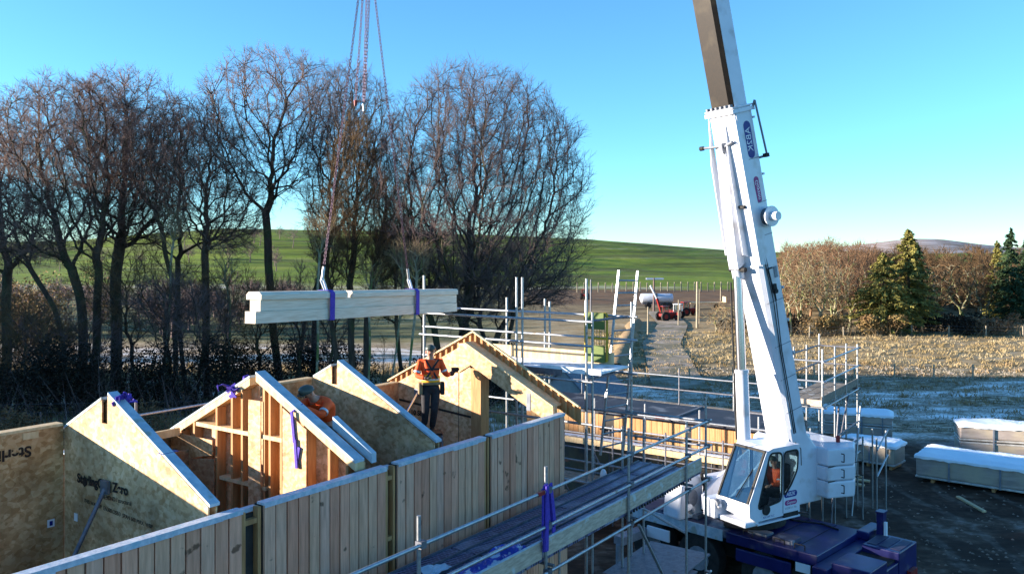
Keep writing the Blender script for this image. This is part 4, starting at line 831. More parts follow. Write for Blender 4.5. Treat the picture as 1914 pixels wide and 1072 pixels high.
for k, x in enumerate((-12.9, -12.1, -11.3, -10.2, -9.5)): MB(KM).box(x, x+.5, -1.0+.1*(k % 2), -.55, 1.441, 1.5+.05*(k % 3)).build('deck_locker', M['grey_paint' if k % 2 else 'carrier_deck'], crane, .01)
for x in (-10.2, -9.4, -8.9): MB(KM).path([(x, -1.1, 1.456), (x, -1.1, 1.56), (x+.25, -1.1, 1.56), (x+.25, -1.1, 1.456)], .014, 6).build('grab_handle', M['black'], crane)
MB(KM).path([(-10.4, .9, 1.47), (-9.8, .7, 1.475), (-9.2, .95, 1.47), (-8.7, .8, 1.475)], .02, 6).build('deck_hose', M['black'], crane)
for x in (-10.3, -9.6, -8.9):
    MB(KM).box(x-.0, x+.012, -1.15, 1.15, 1.4555, 1.462).build('deck_seam', M['black'], crane)
MB(KM).box(-10.3, -8.9, -1.3, -1.24, .85, 1.15).build('side_locker', M['blue'], crane, .02); MB(KM).box(-12.9, -12.2, -1.3, -1.24, .8, 1.1).build('side_locker', M['white'], crane, .02)
for k in range(3): MB(KM).box(-7.9+k*.27, -7.68+k*.27, .5, 1.3, 1.425, 1.432).build('tread_strip', M['carrier_deck'], crane)

# ---------------------------------------------------------------- people
def skinned(name, chains, m, parent, sub=2, Mx=None):
    bm = bmesh.new(); lay = bm.verts.layers.skin.verify(); vs = {}; first = True
    for ch in chains:
        prev = None
        for (key, p, r) in ch:
            if key not in vs:
                v = bm.verts.new(p); v[lay].radius = (r, r) if not isinstance(r, tuple) else r; vs[key] = v
                if first: v[lay].use_root = True; first = False
            v = vs[key]
            if prev is not None and prev is not v:
                try: bm.edges.new((prev, v))
                except ValueError: pass
            prev = v
    me = bpy.data.meshes.new('t'); bm.to_mesh(me); bm.free(); o = bpy.data.objects.new('t', me); C.objects.link(o)
    s_ = o.modifiers.new('s', 'SKIN'); s_.use_smooth_shade = True; sb_ = o.modifiers.new('b', 'SUBSURF'); sb_.levels = sub; sb_.render_levels = sub
    bpy.context.view_layer.update(); me2 = bpy.data.meshes.new_from_object(o.evaluated_get(bpy.context.evaluated_depsgraph_get())); bpy.data.objects.remove(o)
    B = MB(Mx); B.mesh(me2); B.sm = [True]*len(B.f); return B.build(name, m, parent)
def V(*a): return Vector(a)
def hand(wr, d, side, up):     # fingers chains rooted in the palm
    d = d.normalized(); s = (side-d*side.dot(d)).normalized(); n = d.cross(s); out = []
    palm = wr+d*.05
    for i, (o_, L_) in enumerate(((-.03, .062), (-.01, .072), (.01, .067), (.028, .052))):
        a = wr+d*.085+s*o_; out.append([('wr', wr, .024), ('pm', palm, .028), (('f', i, 0), a, .010), (('f', i, 1), a+d*L_*.5+n*.012, .0085), (('f', i, 2), a+d*L_*.75+n*.04, .0075)])
    out.append([('pm', palm, .028), ('t0', wr+d*.045-s*.045, .011), ('t1', wr+d*.085-s*.055+n*.02, .009)])
    return out
def person(label, Mx, J, extras=None, hat='hat', loc=None):
    t = thing('person', label, 'person', Mx.to_translation() if loc is None else loc)
    hd, nk, ch, sp, pl = J['head'], J['neck'], J['chest'], J['spine'], J['pelvis']
    body = [[('pl', pl, .10), ('sp', sp, .10), ('ch', ch, .12), ('nk', nk, .052), ('h0', hd+(nk-hd)*.45, .06), ('h1', hd, .088), ('h2', hd+(hd-nk).normalized()*.09, .06)]]
    for s in 'LR': body += [[('ch', ch, .12), (s+'s', J[s+'sh'], .05), (s+'e', J[s+'el'], .04), (s+'w', J[s+'wr'], .028)], [('pl', pl, .1), (s+'h', J[s+'hip'], .08), (s+'k', J[s+'kn'], .055), (s+'a', J[s+'an'], .04)]]
    bo = skinned('body', body, M['skin'], t, 2, Mx)
    for s in 'LR':
        d = J.get(s+'hd', (J[s+'wr']-J[s+'el'])); skinned('hand', hand(J[s+'wr'], d, V(1 if s == 'L' else -1, 0, .1), None), M[J.get('glove', 'skin')], bo, 1, Mx)
    jk = [[('sp0', pl.lerp(sp, .35), (.165, .125)), ('sp', sp, (.165, .13)), ('ch', ch, (.175, .135)), ('nk', ch.lerp(nk, .75), .085)]]
    for s in 'LR': jk.append([('ch', ch, .15), (s+'s', J[s+'sh'], .078), (s+'m', J[s+'sh'].lerp(J[s+'el'], .5), .07), (s+'e', J[s+'el'], .062), (s+'w', J[s+'el'].lerp(J[s+'wr'], .9), .045)])
    jo = skinned('jacket', jk, M['orange'], t, 2, Mx)
    tr = [[('pl', pl, (.15, .12)), ('w', pl.lerp(sp, .5), (.145, .115))]]
    for s in 'LR': tr.append([('pl', pl, .13), (s+'h', J[s+'hip'], .105), (s+'m', J[s+'hip'].lerp(J[s+'kn'], .5), .092), (s+'k', J[s+'kn'], .075), (s+'c', J[s+'kn'].lerp(J[s+'an'], .5), .07), (s+'a', J[s+'an'], .062)])
    skinned('trousers', tr, M['black_cloth'], t, 2, Mx)
    f = J.get('face', V(0, 1, 0)).normalized(); u_ = (hd-nk).normalized(); r_ = f.cross(u_).normalized()
    for s in 'LR':
        a = J[s+'an']; skinned('boot', [[('a', a+V(0,0,.03), .055), ('b', a+V(0,.0,-.05), .052), ('c', a+V(0,.09,-.07), .042), ('d', a+V(0,.17,-.075), .036)]], M['boot'], t, 1, Mx)
        MB(Mx).tube(J[s+'el'].lerp(J[s+'sh'], .35), J[s+'el'].lerp(J[s+'sh'], .22), .072, n=14).build('sleeve_band', M['reflect'], jo)
    # face
    B = MB(Mx); B.ball(hd+f*.092-u_*.01, .014, .02, .022); B.ball(hd+r_*.088-u_*.005, .012, .02, .03); B.ball(hd-r_*.088-u_*.005, .012, .02, .03); B.build('nose_and_ears', M['skin'], bo)
    B = MB(Mx)
    for s in (1, -1): B.ball(hd+f*.08+r_*.032*s+u_*.018, .011)
    B.ball(hd+f*.082-u_*.045, .024, .01, .007); B.build('eyes_and_mouth', M['dark'], bo)
    # hat
    hm = frame(hd+u_*.045, r_, f, u_); B = MB(Mx @ hm)
    B.rings([[(.108*math.sin(t_)*math.cos(a), .125*math.sin(t_)*math.sin(a), .105*math.cos(t_)) for a in [2*math.pi*i/16 for i in range(16)]] for t_ in [R(95), R(80), R(60), R(40), R(20), R(3)]])
    B.prism([(.09, .06, -.005), (.05, .15, -.012), (-.05, .15, -.012), (-.09, .06, -.005)], (0, 0, .012)); B.build('hard_hat', M[hat], t)
    return t, jo
# worker standing at the far gable
p0 = P(806, 806, 15.75); fz = (V(0, 0, 0)-V(p0.x, p0.y, 0)).normalized(); fz = (fz+V(.12, 0, 0)).normalized(); rx = V(-fz.y, fz.x, 0)*-1
rx = fz.cross(V(0,0,1)); Mx1 = frame(p0, rx, fz, (0,0,1))    # x: his right, y: forward, z up
J1 = dict(pelvis=V(0,0,.86), spine=V(.01,.01,1.02), chest=V(.02,.0,1.25), neck=V(.02,.02,1.42), head=V(.02,.04,1.53),
  Lsh=V(-.18,0,1.33), Lel=V(-.27,.02,1.10), Lwr=V(-.38,-.18,1.04), Rsh=V(.22,0,1.33), Rel=V(.29,.06,1.09), Rwr=V(.12,.24,1.06),
  Lhip=V(-.09,0,.80), Lkn=V(-.05,.12,.45), Lan=V(-.02,-.02,.07), Rhip=V(.11,0,.80), Rkn=V(.12,.10,.44), Ran=V(.13,-.04,.12), face=V(.15,1,.1), Rhd=V(-.8,.3,.1), Lhd=V(-.6,-.7,.1), glove='black_cloth')
J1s = {k: (v*.99 if isinstance(v, Vector) and k not in ('face','Lhd','Rhd') else v) for k, v in J1.items()}
# person's own left is viewer's right: flip x so that x>0 is viewer left
t1, j1 = person('person in black hat, orange jacket and harness standing on a step before the far gable', Mx1, J1s)
B = MB(Mx1)
for a, c in ((V(.12,.135,1.38), V(-.1,.15,1.02)), (V(-.12,.135,1.38), V(.12,.15,1.02)), (V(-.14,.14,1.2), V(.14,.14,1.2))): B.bar(a, c, .035, .02, up=(0,1,0))
B.build('harness', M['black_cloth'], j1)
B = MB(Mx1); B.rings([[(.01+.178*math.cos(a), .0+.15*math.sin(a), z) for a in [2*math.pi*i/20 for i in range(20)]] for z in (.955, 1.05)], caps=False); B.build('yellow_hem', M['yellow'], j1)
B = MB(Mx1); B.rings([[(.01+.181*math.cos(a), .0+.153*math.sin(a), z) for a in [2*math.pi*i/20 for i in range(20)]] for z in (.99, 1.02)], caps=False); B.build('reflective_band', M['reflect'], j1)
B = MB(Mx1); B.box(-.17, .19, -.13, .15, .9, .95); B.build('tool_belt', M['leather'], t1, .02); MB(Mx1).box(.17, .25, -.06, .1, .72, .94).build('tool_pouch', M['leather'], t1, .02)
MB(Mx1).box(-.25, -.17, -.06, .08, .70, .94).build('tool_pouch', M['black_cloth'], t1, .02)
MB(Mx1).box(.02, .19, .1, .152, 1.0, 1.1).build('yellow_panel', M['yellow'], j1, .02)
MB(Mx1).tube(V(-.38,-.18,1.06), V(-.56,-.26,1.14), .035, n=8).box(-.55, -.42, -.28, -.2, 1.08, 1.17).build('nail_gun', M['black'], t1)
stl = thing('step_stool', 'dark folding step stool under the worker at the far gable', 'step stool', p0-V(0,0,.95))
zt = ZF; pz = p0.z
B = MB(Mx1); B.box(-.2, .26, -.2, .16, -.045, -.005); B.build('tread', M['black'], stl)
for x, y in ((-.18, -.18), (.24, -.18), (-.18, .14), (.24, .14)): MB(Mx1).bar(V(x, y, -.045), V(x*1.25, y*1.9, zt-pz), .035, .02).build('leg', M['steel_dark'], stl)
# second worker leaning over the middle gable
pw = HW(8.62, 10.02, 0); zc = 4.75; f2 = (HW(7.8, 9.9, 0)-pw).normalized(); r2 = f2.cross(V(0,0,1))
Mx2 = frame(V(pw.x, pw.y, zc), r2, f2, (0,0,1))
J2 = dict(pelvis=V(0,-.18,.60), spine=V(0,-.12,.76), chest=V(0,.03,.94), neck=V(.02,.15,1.06), head=V(.03,.25,1.15),
  Lsh=V(-.2,.05,.98), Lel=V(-.26,.3,.84), Lwr=V(-.08,.5,.98), Rsh=V(.2,.05,.98), Rel=V(.2,.32,.9), Rwr=V(.06,.5,1.05),
  Lhip=V(-.1,-.18,.55), Lkn=V(-.1,.02,.22), Lan=V(-.1,-.12,-.1), Rhip=V(.1,-.18,.55), Rkn=V(.1,.02,.22), Ran=V(.1,-.12,-.1), face=V(.2,1,-.5))
p2w = P(576, 733, 12.4); off = p2w-(Mx2 @ J2['head']); Mx2 = Matrix.Translation(off) @ Mx2
person('person in dark hard hat and orange jacket leaning over the middle gable with a strap', Mx2, J2)
pf_ = thing('hop_up_platform', 'low platform hidden between the gables under the leaning worker', 'platform', Mx2.to_translation()-V(0,0,.3))
zz = Mx2.to_translation().z
MB(Mx2).box(-.35, .35, -.4, .3, -.22, -.18).build('top', M['timber'], pf_)
for x in (-.3, .3):
    for y in (-.35, .25): MB(Mx2).box(x-.03, x+.03, y-.03, y+.03, ZF-zz, -.221).build('leg', M['timber'], pf_)
# crane operator (seated)
f3 = dh; Mx3 = frame(SMx @ V(.14, 1.03, CZ+.38), (-sh_), f3, (0,0,1))
J3 = dict(pelvis=V(0,0,.1), spine=V(0,.02,.26), chest=V(0,.02,.48), neck=V(0,.04,.66), head=V(0,.06,.78),
  Lsh=V(-.19,.02,.56), Lel=V(-.25,.16,.32), Lwr=V(-.2,.4,.3), Rsh=V(.19,.02,.56), Rel=V(.25,.16,.32), Rwr=V(.2,.4,.3),
  Lhip=V(-.1,.02,.1), Lkn=V(-.12,.42,.14), Lan=V(-.12,.5,-.22), Rhip=V(.1,.02,.1), Rkn=V(.12,.42,.14), Ran=V(.12,.5,-.22), face=V(0,1,.15))
person('person in orange clothing seated inside the crane cab', Mx3, J3)

# ---------------------------------------------------------------- straps left lying about
def crumple(name, label, cat, c, sx, sy, sz, m, n=14, group=None, seed=1, th=.03):
    rg = random.Random(seed); B = MB()
    for k in range(n):
        p = Vector(c)+V(rg.uniform(-sx, sx), rg.uniform(-sy, sy), rg.uniform(0, sz)); pts = [p]
        for q in range(4): p = p+V(rg.uniform(-.1, .1), rg.uniform(-.1, .1), rg.uniform(-.09, .07)); pts.append(p)
        for a, d in zip(pts[:-1], pts[1:]): B.bar(a, d, .06, .012, up=(rg.random(), rg.random(), .4))
    return tag(B.build(name, M[m]), label, cat, group)
crumple('webbing_strap', 'violet strap knotted over the left slope of the middle gable', 'strap', HW(7.82, 10.62, 6.14), .03, .08, .06, 'strap', 7, seed=3)
crumple('webbing_strap', 'small violet strap lying near the peak of the nearest gable', 'strap', HW(5.74, 9.95, 6.42), .02, .03, .02, 'strap', 3, seed=4)
B = MB(MH); 
for (a, c) in (((7.80, 9.28, 5.98), (7.80, 9.22, 5.55)), ((7.79, 9.2, 5.6), (7.79, 9.16, 5.2)), ((7.80, 9.12, 5.5), (7.8, 9.18, 5.25)), ((8.0, 9.3, 6.05), (7.82, 9.28, 5.98))): B.bar(a, c, .05, .02, up=(1,0,0))
tag(B.build('webbing_strap', M['strap']), 'violet and white strap hanging down the right slope of the middle gable', 'strap')
B = MB(MH); rg = random.Random(5)
for k in range(9): v_ = 6.05+rg.uniform(-.03,.06); u_ = 9.5+rg.uniform(-.08,.12); B.bar((u_, v_, 5.0+rg.uniform(-.02,.1)), (u_+rg.uniform(-.05,.12), v_, 4.1+rg.uniform(0,.5)), .07, .02, up=(0,1,0))
tag(B.build('webbing_strap', M['strap']), 'bundle of violet straps hung on the scaffold pole of the walkway', 'strap')
def sheet(name, label, cat, c, ang, lx, ly, amp, m, seed, nx_=22, ny_=12):
    rg = np.random.RandomState(seed); vs = []; fs = []; ph = rg.rand(6)*6
    T = Matrix.Translation(c) @ Matrix.Rotation(ang, 4, 'Z')
    for j in range(ny_):
        for i in range(nx_):
            x = (i/(nx_-1)-.5)*lx; y = (j/(ny_-1)-.5)*ly
            z = amp*(math.sin(x*9+ph[0]+3*math.sin(y*5))+math.sin(y*14+ph[1]+x*4)+rg.rand()*.9)*.5+amp
            e = 1-.25*abs(math.sin(x*4+ph[2])); vs.append((x, y*e, max(z, .004)))
    for j in range(ny_-1):
        for i in range(nx_-1): fs.append((j*nx_+i, j*nx_+i+1, (j+1)*nx_+i+1, (j+1)*nx_+i))
    return tag(MB(T).add(vs, fs, smooth=False).build(name, M[m]), label, cat)
sheet('plastic_sheeting', 'crumpled blue and white plastic sheeting lying against the toe board', 'sheeting', HW(8.15, 6.42, ZD+.035), R(54.9), 2.6, .5, .07, 'blue_sheet', 2, 40, 12)
sheet('plastic_bag', 'small white frosted plastic bag on the walkway deck', 'bag', HW(8.2, 6.95, ZD+.03), R(40), .4, .25, .05, 'frost', 5, 10, 8)
# ---------------------------------------------------------------- snow topped packs
def pack(label, p0_, p1_, depth, z0, h, seed, layers=1):
    A = Vector(p0_); Bq = Vector(p1_); A.z = Bq.z = 0; d = (Bq-A); L_ = d.length; d = d.normalized(); n = V(-d.y, d.x, 0)
    if n.y < 0: n = -n
    T = frame(V(A.x, A.y, z0), d, n, (0,0,1)); t = thing('panel_pack', label, 'panel pack', V(A.x, A.y, z0), 'wrapped packs with snowy tops')
    rg = random.Random(seed); hh = h/layers
    for l in range(layers):
        MB(T).box(.0, L_, 0, depth, l*hh+.08, (l+1)*hh-.05).build('pack_body', M['wrap'], t, .04)
        MB(T).box(-.02, L_+.02, -.02, depth+.02, l*hh, l*hh+.075).build('pale_lower_edge', M['wrap_edge'], t, .02)
        MB(T).box(-.02, L_+.02, -.02, depth+.02, (l+1)*hh-.12, (l+1)*hh-.045).build('pale_upper_edge', M['wrap_edge'], t, .02)
    nx_, ny_ = 36, 14; vs = []; fs = []
    ph = rg.random()*6
    for j in range(ny_+1):
        for i in range(nx_+1):
            x = L_*i/nx_; y = depth*j/ny_; e = min(i, nx_-i, j*2, (ny_-j)*2)
            z = h-.05+(.04 if e == 0 else .10+.03*math.sin(x*2.3+ph)*math.cos(y*3)+rg.uniform(-.014, .014)+(.03 if e > 1 else 0))
            ox = (-.05 if i == 0 else .05 if i == nx_ else 0)+rg.uniform(-.02,.02); oy = (-.06 if j == 0 else .05 if j == ny_ else 0)+rg.uniform(-.025,.025)
            vs.append((x+ox, y+oy, z))
    for j in range(ny_):
        for i in range(nx_): q = j*(nx_+1)+i; fs.append((q, q+1, q+nx_+2, q+nx_+1))
    B = MB(T).add(vs, fs, smooth=True); edge = [j*(nx_+1) for j in range(ny_+1)]
    per = [i for i in range(nx_+1)]+[j*(nx_+1)+nx_ for j in range(1, ny_+1)]+[ny_*(nx_+1)+i for i in range(nx_-1, -1, -1)]+[j*(nx_+1) for j in range(ny_-1, 0, -1)]
    lo = [(vs[i][0], vs[i][1], vs[i][2]-.07-rg.uniform(0, .05)) for i in per]; hi = [vs[i] for i in per]; k = len(per)
    B.add(hi+lo, [(i, (i+1) % k, k+(i+1) % k, k+i) for i in range(k)], smooth=True)
    B.build('snow_cap', M['snow'], t)
    for xx in (.22, .55, .85): MB(T).box(L_*xx, L_*xx+.06, -.05, -.022, 0, h-.1).build('binding_strap', M['grey_paint'], t)
    for xx in (.1, .5, .9): MB(T).box(L_*xx, L_*xx+.1, .05, depth-.05, -.14, -.003).build('bearer', M['timber'], t)
# offcut and pack field
pack('snow topped pack nearest the scaffold tower, standing in front of another', G(1568, 862), G(1672, 880), 1.15, .15, .78, 1)
pack('snow topped pack farthest left and back, behind the nearer pack by the tower', G(1540, 815), G(1668, 826), 1.15, .15, 1.0, 2, 2)
pack('long snow topped pack lying nearest the bottom right corner', G(1712, 898), G(2010, 945), 2.0, .15, .80, 3)
pack('double height snow topped stack at the right edge behind the long pack', G(1795, 858), G(2080, 878), 1.3, .15, 1.25, 4, 2)
rg = random.Random(9)
for k in range(3):
    a = G(1585+rg.uniform(-8, 8), 888+k*9); b2 = G(1610+rg.uniform(-10, 20), 893+k*10); a.z = b2.z = .06+.03*k
    tag(MB().bar(a, b2, .18, .05).build('timber_offcut', M['timber_pale']), ['pale offcut plank farthest from the camera behind the counterweight', 'middle pale offcut plank on the mud behind the counterweight', 'nearest pale offcut plank on the mud behind the counterweight'][k], 'plank', 'offcut planks on the mud')
a = G(1790, 930); b2 = G(1840, 958); a.z = b2.z = .05
tag(MB().bar(a, b2, .12, .06).build('timber_length', M['timber_pale']), 'single thin timber lying on dark mud in front of the long pack', 'plank')
rg = random.Random(21); B = MB()
for q in range(260):
    p = G(rg.uniform(1600, 1914), rg.uniform(900, 1071)); r = rg.uniform(.015, .05)
    B.add([(p.x-r, p.y-r*.6, .0), (p.x+r, p.y-r*.8, 0), (p.x+r*.7, p.y+r, 0), (p.x-r*.5, p.y+r*.8, 0), (p.x, p.y, r*rg.uniform(.6, 1.1))], [(0,1,4), (1,2,4), (2,3,4), (3,0,4)])
tag(B.build('gravel', mat('gravel stones', (.14,.1,.075), (.28,.22,.18), 3, .9)), 'loose stones scattered over the dark muddy yard', 'gravel', kind='stuff')
# white sacks glimpsed past the house corner
s_ = MB().ball(HW(14.2, 7.8, 3.9), .07, .13, .14).build('white_sack', M['printwhite']); tag(s_, 'small white sack just past the corner of the board clad wall', 'sack')
# ---------------------------------------------------------------- vegetation helpers
def prisms(p0, p1, r0, r1, n=3):
    d = p1-p0; L_ = np.linalg.norm(d, axis=1, keepdims=True); d = d/np.maximum(L_, 1e-6)
    ref = np.where(np.abs(d[:, 2:3]) > .9, np.array([[1., 0, 0]]), np.array([[0, 0, 1.]])); a = np.cross(d, ref); a /= np.maximum(np.linalg.norm(a, axis=1, keepdims=True), 1e-6); b = np.cross(d, a)
    m = len(p0); vs = np.zeros((m, 2*n, 3))
    for i in range(n):
        t = 2*math.pi*i/n; o = a*math.cos(t)+b*math.sin(t)
        vs[:, i] = p0+o*np.asarray(r0).reshape(-1, 1); vs[:, n+i] = p1+o*np.asarray(r1).reshape(-1, 1)
    base_ = (np.arange(m)*2*n)[:, None]
    fs = np.concatenate([np.stack([base_[:, 0]+i, base_[:, 0]+(i+1) % n, base_[:, 0]+n+(i+1) % n, base_[:, 0]+n+i], -1) for i in range(n)])
    return vs.reshape(-1, 3), fs
def join(parts):
    vs = []; fs = []; o = 0
    for v, f in parts: vs.append(v); fs.append(f+o); o += len(v)
    return np.concatenate(vs), np.concatenate(fs)
def unit(a): return a/np.maximum(np.linalg.norm(a, axis=-1, keepdims=True), 1e-6)
def colonize(rs, attr, seeds, par, step=.42, infl=6, kill=.75, iters=140, trop=(0, 0, .02), wob=.25, maxn=16000):
    pos = np.array(seeds, float); par = list(par); A = attr.copy(); trop = np.array(trop)
    dmat = np.linalg.norm(A[:, None]-pos[None], axis=2); near = dmat.argmin(1); nd = dmat.min(1)
    for it in range(iters):
        act = nd < (infl if it > 12 else 1e9)
        if not act.any() or len(A) < 5: break
        dirs = np.zeros_like(pos); cnt = np.zeros(len(pos)); v = unit(A[act]-pos[near[act]]); np.add.at(dirs, near[act], v); np.add.at(cnt, near[act], 1)
        idx = np.nonzero(cnt > 0)[0]; nd_ = unit(unit(dirs[idx])+trop+rs.normal(0, wob, (len(idx), 3)))
        new = pos[idx]+nd_*step; b0 = len(pos); pos = np.concatenate([pos, new]); par += list(idx)
        dm = np.linalg.norm(A[:, None]-new[None], axis=2); k = dm.argmin(1); dmn = dm.min(1); better = dmn < nd; near = np.where(better, b0+k, near); nd = np.minimum(nd, dmn)
        keep = nd > kill; A = A[keep]; near = near[keep]; nd = nd[keep]
        if len(pos) > maxn: break
    return pos, np.array(par)
def radii(pos, par, tip=.016, e=1.92, cap=None):
    n = len(pos); acc = np.zeros(n)
    for i in range(n-1, -1, -1):
        if acc[i] == 0: acc[i] = tip**e
        if par[i] >= 0: acc[par[i]] += acc[i]
    r = acc**(1/e); return r if cap is None else np.minimum(r, cap)
def twigs(rs, pos, par, r, k=2, L_=.75, up=.25, rad=.011, thr=.045, sub=2):
    idx = np.nonzero((r < thr) & (par >= 0))[0]; idx = np.repeat(idx, k); base_ = pos[idx]; g = unit(pos[idx]-pos[np.maximum(par[idx], 0)])
    d = unit(g*.75+rs.normal(0, .5, g.shape)+np.array([0, 0, up])); ln = L_*rs.uniform(.5, 1.2, (len(idx), 1)); p1 = base_+d*ln*.5
    d2 = unit(d+rs.normal(0, .3, d.shape)+np.array([0, 0, .1])); p2 = p1+d2*ln*.5; out = [(base_, p1, rad, rad*.8), (p1, p2, rad*.8, rad*.35)]
    for s in range(sub):
        d3 = unit(d+rs.normal(0, .6, d.shape)+np.array([0, 0, .1])); out.append((p1, p1+d3*ln*.45, rad*.7, rad*.3))
    return [prisms(a, b, np.full(len(a), x), np.full(len(a), y), 3) for a, b, x, y in out]
def ellip_points(rs, n, ells, shell=.35):
    out = []; vol = np.array([e[3]*e[4]*e[5] for e in ells]); vol = vol/vol.sum()
    for e, f in zip(ells, vol):
        m = max(4, int(n*f)); d = unit(rs.normal(0, 1, (m, 3))); rr = rs.uniform(shell**3, 1, (m, 1))**(1/3); out.append(np.array(e[:3])+d*rr*np.array(e[3:]))
    return np.concatenate(out)
def tree_obj(name, label, cat, base, trunk_parts, twig_parts, bark, tw, group=None):
    b = Vector(base); o = thing(name, label, cat, b, group)
    for nm, parts, m in (('trunk', trunk_parts, bark), ('crown', twig_parts, tw)):
        v, f = join(parts); me = np_mesh(nm, v-np.array(b), f, nm == 'trunk'); link(nm, me, M[m], o)
    return o
def make_tree(seed, basepx, Y, stems, ells_px, label, natt=1500, kill=.8, step=.42, k=2, tw='tw_pink', bark='bark', depth=.8, tip=.016, TL=.8, rad=.011, name='bare_tree', cap=.55, wob=.28, trunk_h=None, sub=2, group='bare trees behind the house', infl=6, shell=.3, up=.2):
    wob *= .55; natt = int(natt*2.3); kill *= .66;
    if seed in range(11, 20): depth = 1.0
    tip *= .82; rad *= .95; TL *= 1.1; rs = np.random.RandomState(seed); s = Y/F; bx = (basepx-CX)*s; bz_ = hz(bx, Y); seeds = []; par = []; roots = []
    for (dx, lean, hgt) in stems:     # each stem: offset, lean (m per m) in x, height
        x0 = bx+dx; y0 = Y+rs.uniform(-.4, .4); nst = max(2, int(hgt/.5)); ly = rs.uniform(-.05, .05)
        for q in range(nst+1):
            h = q*.5; seeds.append((x0+lean*h+.06*math.sin(h*1.3+seed), y0+ly*h, bz_-.1+h)); par.append(len(seeds)-2 if q else -1)
    ells = []
    for (cx_, cy_, rx_, ry_) in ells_px: p = P(cx_, cy_, Y); ells.append((p.x, Y+rs.uniform(-.5, .5), p.z, rx_*s, rx_*s*depth, ry_*s))
    att = ellip_points(rs, natt, ells, shell); pos, pr = colonize(rs, att, seeds, par, step, infl, kill, wob=wob); r = radii(pos, pr, tip, cap=cap)
    ns = len(seeds)
    for _ in range(4):      # relax the limbs into smooth sweeps
        cs = np.zeros_like(pos); cn = np.zeros(len(pos)); ch = np.nonzero(pr >= 0)[0]; np.add.at(cs, pr[ch], pos[ch]); np.add.at(cn, pr[ch], 1)
        q = np.nonzero((cn > 0) & (pr >= 0) & (np.arange(len(pos)) > 2))[0]; new = pos.copy(); new[q] = .4*pos[q]+.3*pos[pr[q]]+.3*cs[q]/cn[q][:, None]; pos = new
    i = np.nonzero(pr >= 0)[0]; a = pos[pr[i]]; bq = pos[i]; r0 = r[pr[i]].copy(); r1 = r[i]; r0 = np.minimum(r0, r1*1.35+.02)
    big = r1 > .05; tp = [prisms(a[big], bq[big]+(bq[big]-a[big])*.08, r0[big], r1[big], 7), prisms(a[~big], bq[~big], r0[~big], r1[~big], 4)]
    sp0 = [q for q in range(len(seeds)) if par[q] == -1]
    for q in sp0[1:]: tp.append(prisms(np.array([seeds[sp0[0]]])-np.array([[0,0,.1]]), np.array([seeds[q]])-np.array([[0,0,.1]]), np.array([.2]), np.array([.2]), 6))
    # root flare
    for q in range(len(seeds)):
        if par[q] == -1: p_ = np.array([seeds[q]]); tp.append(prisms(p_-np.array([[0,0,.25]]), p_+np.array([[0,0,.9]]), np.array([r[q]*1.7]), np.array([r[q]*1.02]), 9))
    return tree_obj(name, label, 'tree', (bx, Y, bz_), tp, twigs(rs, pos, pr, r, k+3, TL, rad=rad*.8, sub=sub+1, up=up, thr=.05), bark, tw, group)
# ---- the row of big bare trees behind the house
make_tree(11, 865, 46, [(-1.0, -.12, 3.5), (0, .02, 4), (.9, .2, 3)], [(892,372,214,246), (892,372,214,246), (985,470,125,110), (790,430,90,120)],
  'huge domed bare tree, rightmost of the big tree row', natt=2800, kill=.95, k=2, tw='tw_dark', depth=.75, TL=.95, cap=.7, shell=.25, infl=7)
make_tree(12, 538, 48, [(-.35, -.10, 7), (.35, .16, 6)], [(520,235,145,140), (470,310,95,80), (600,230,80,110)],
  'tallest open crowned bare tree with forked trunk left of the hanging chains', natt=1500, kill=.95, k=2, tw='tw_pink', step=.5, wob=.42, TL=.8, cap=.6, shell=.55)
make_tree(13, 585, 51, [(0, .03, 6)], [(655,260,95,145), (620,380,70,80)], 'bare tree with crown directly behind the lifting chains', natt=1000, kill=.9, tw='tw_dark', wob=.4, cap=.4)
make_tree(14, 386, 47, [(0, -.02, 6.5), (-1.2, -.09, 6)], [(355,310,115,130), (410,380,90,100)], 'bare tree with two slim stems between the forked tree and the left clump', natt=1300, kill=.8, tw='tw_pink', cap=.42)
make_tree(15, 215, 49, [(0, .0, 7), (-.5, -.04, 6)], [(240,285,125,155), (250,380,110,90)], 'bare tree with rounded twiggy top, third from the left edge', natt=1600, kill=.75, tw='tw_pink', cap=.5)
make_tree(16, 158, 46, [(0, .0, 6), (.5, .06, 6), (-.8, -.1, 5)], [(130,300,155,160), (80,410,150,90)], 'spreading bare tree with several stems near the left edge', natt=1700, kill=.75, tw='tw_pink', cap=.5)
make_tree(17, 15, 50, [(0, 0, 6)], [(0,345,115,150), (0,450,110,60)], 'bare tree cut off by the left edge of the picture', natt=1200, kill=.8, tw='tw_dark', cap=.5)
make_tree(18, 665, 43.5, [(-.9, -.05, 4), (-.2, -.02, 4), (.4, .03, 4), (1.2, .08, 3.5)], [(665,330,50,110), (640,440,60,100), (715,430,55,110), (665,250,32,50)], 'dense brown twiggy tree with many upright stems behind the right sling', natt=2100, kill=.55, k=3, tw='tw_brown', TL=.65, cap=.2, wob=.2, infl=4, shell=.1, up=.5)
make_tree(19, 330, 52, [(0, .02, 6)], [(340,300,60,80), (290,420,70,50), (430,430,60,50)], 'slender bare tree standing farther back between the two left clumps', natt=800, kill=.9, tw='tw_dark', cap=.35)
make_tree(20, 770, 49, [(-.5, -.1, 4), (.6, .03, 4)], [(770,470,70,80), (810,520,80,60), (730,560,60,50)], 'low tangled bare tree below the left side of the great dome', natt=1100, kill=.7, tw='tw_brown', cap=.3)
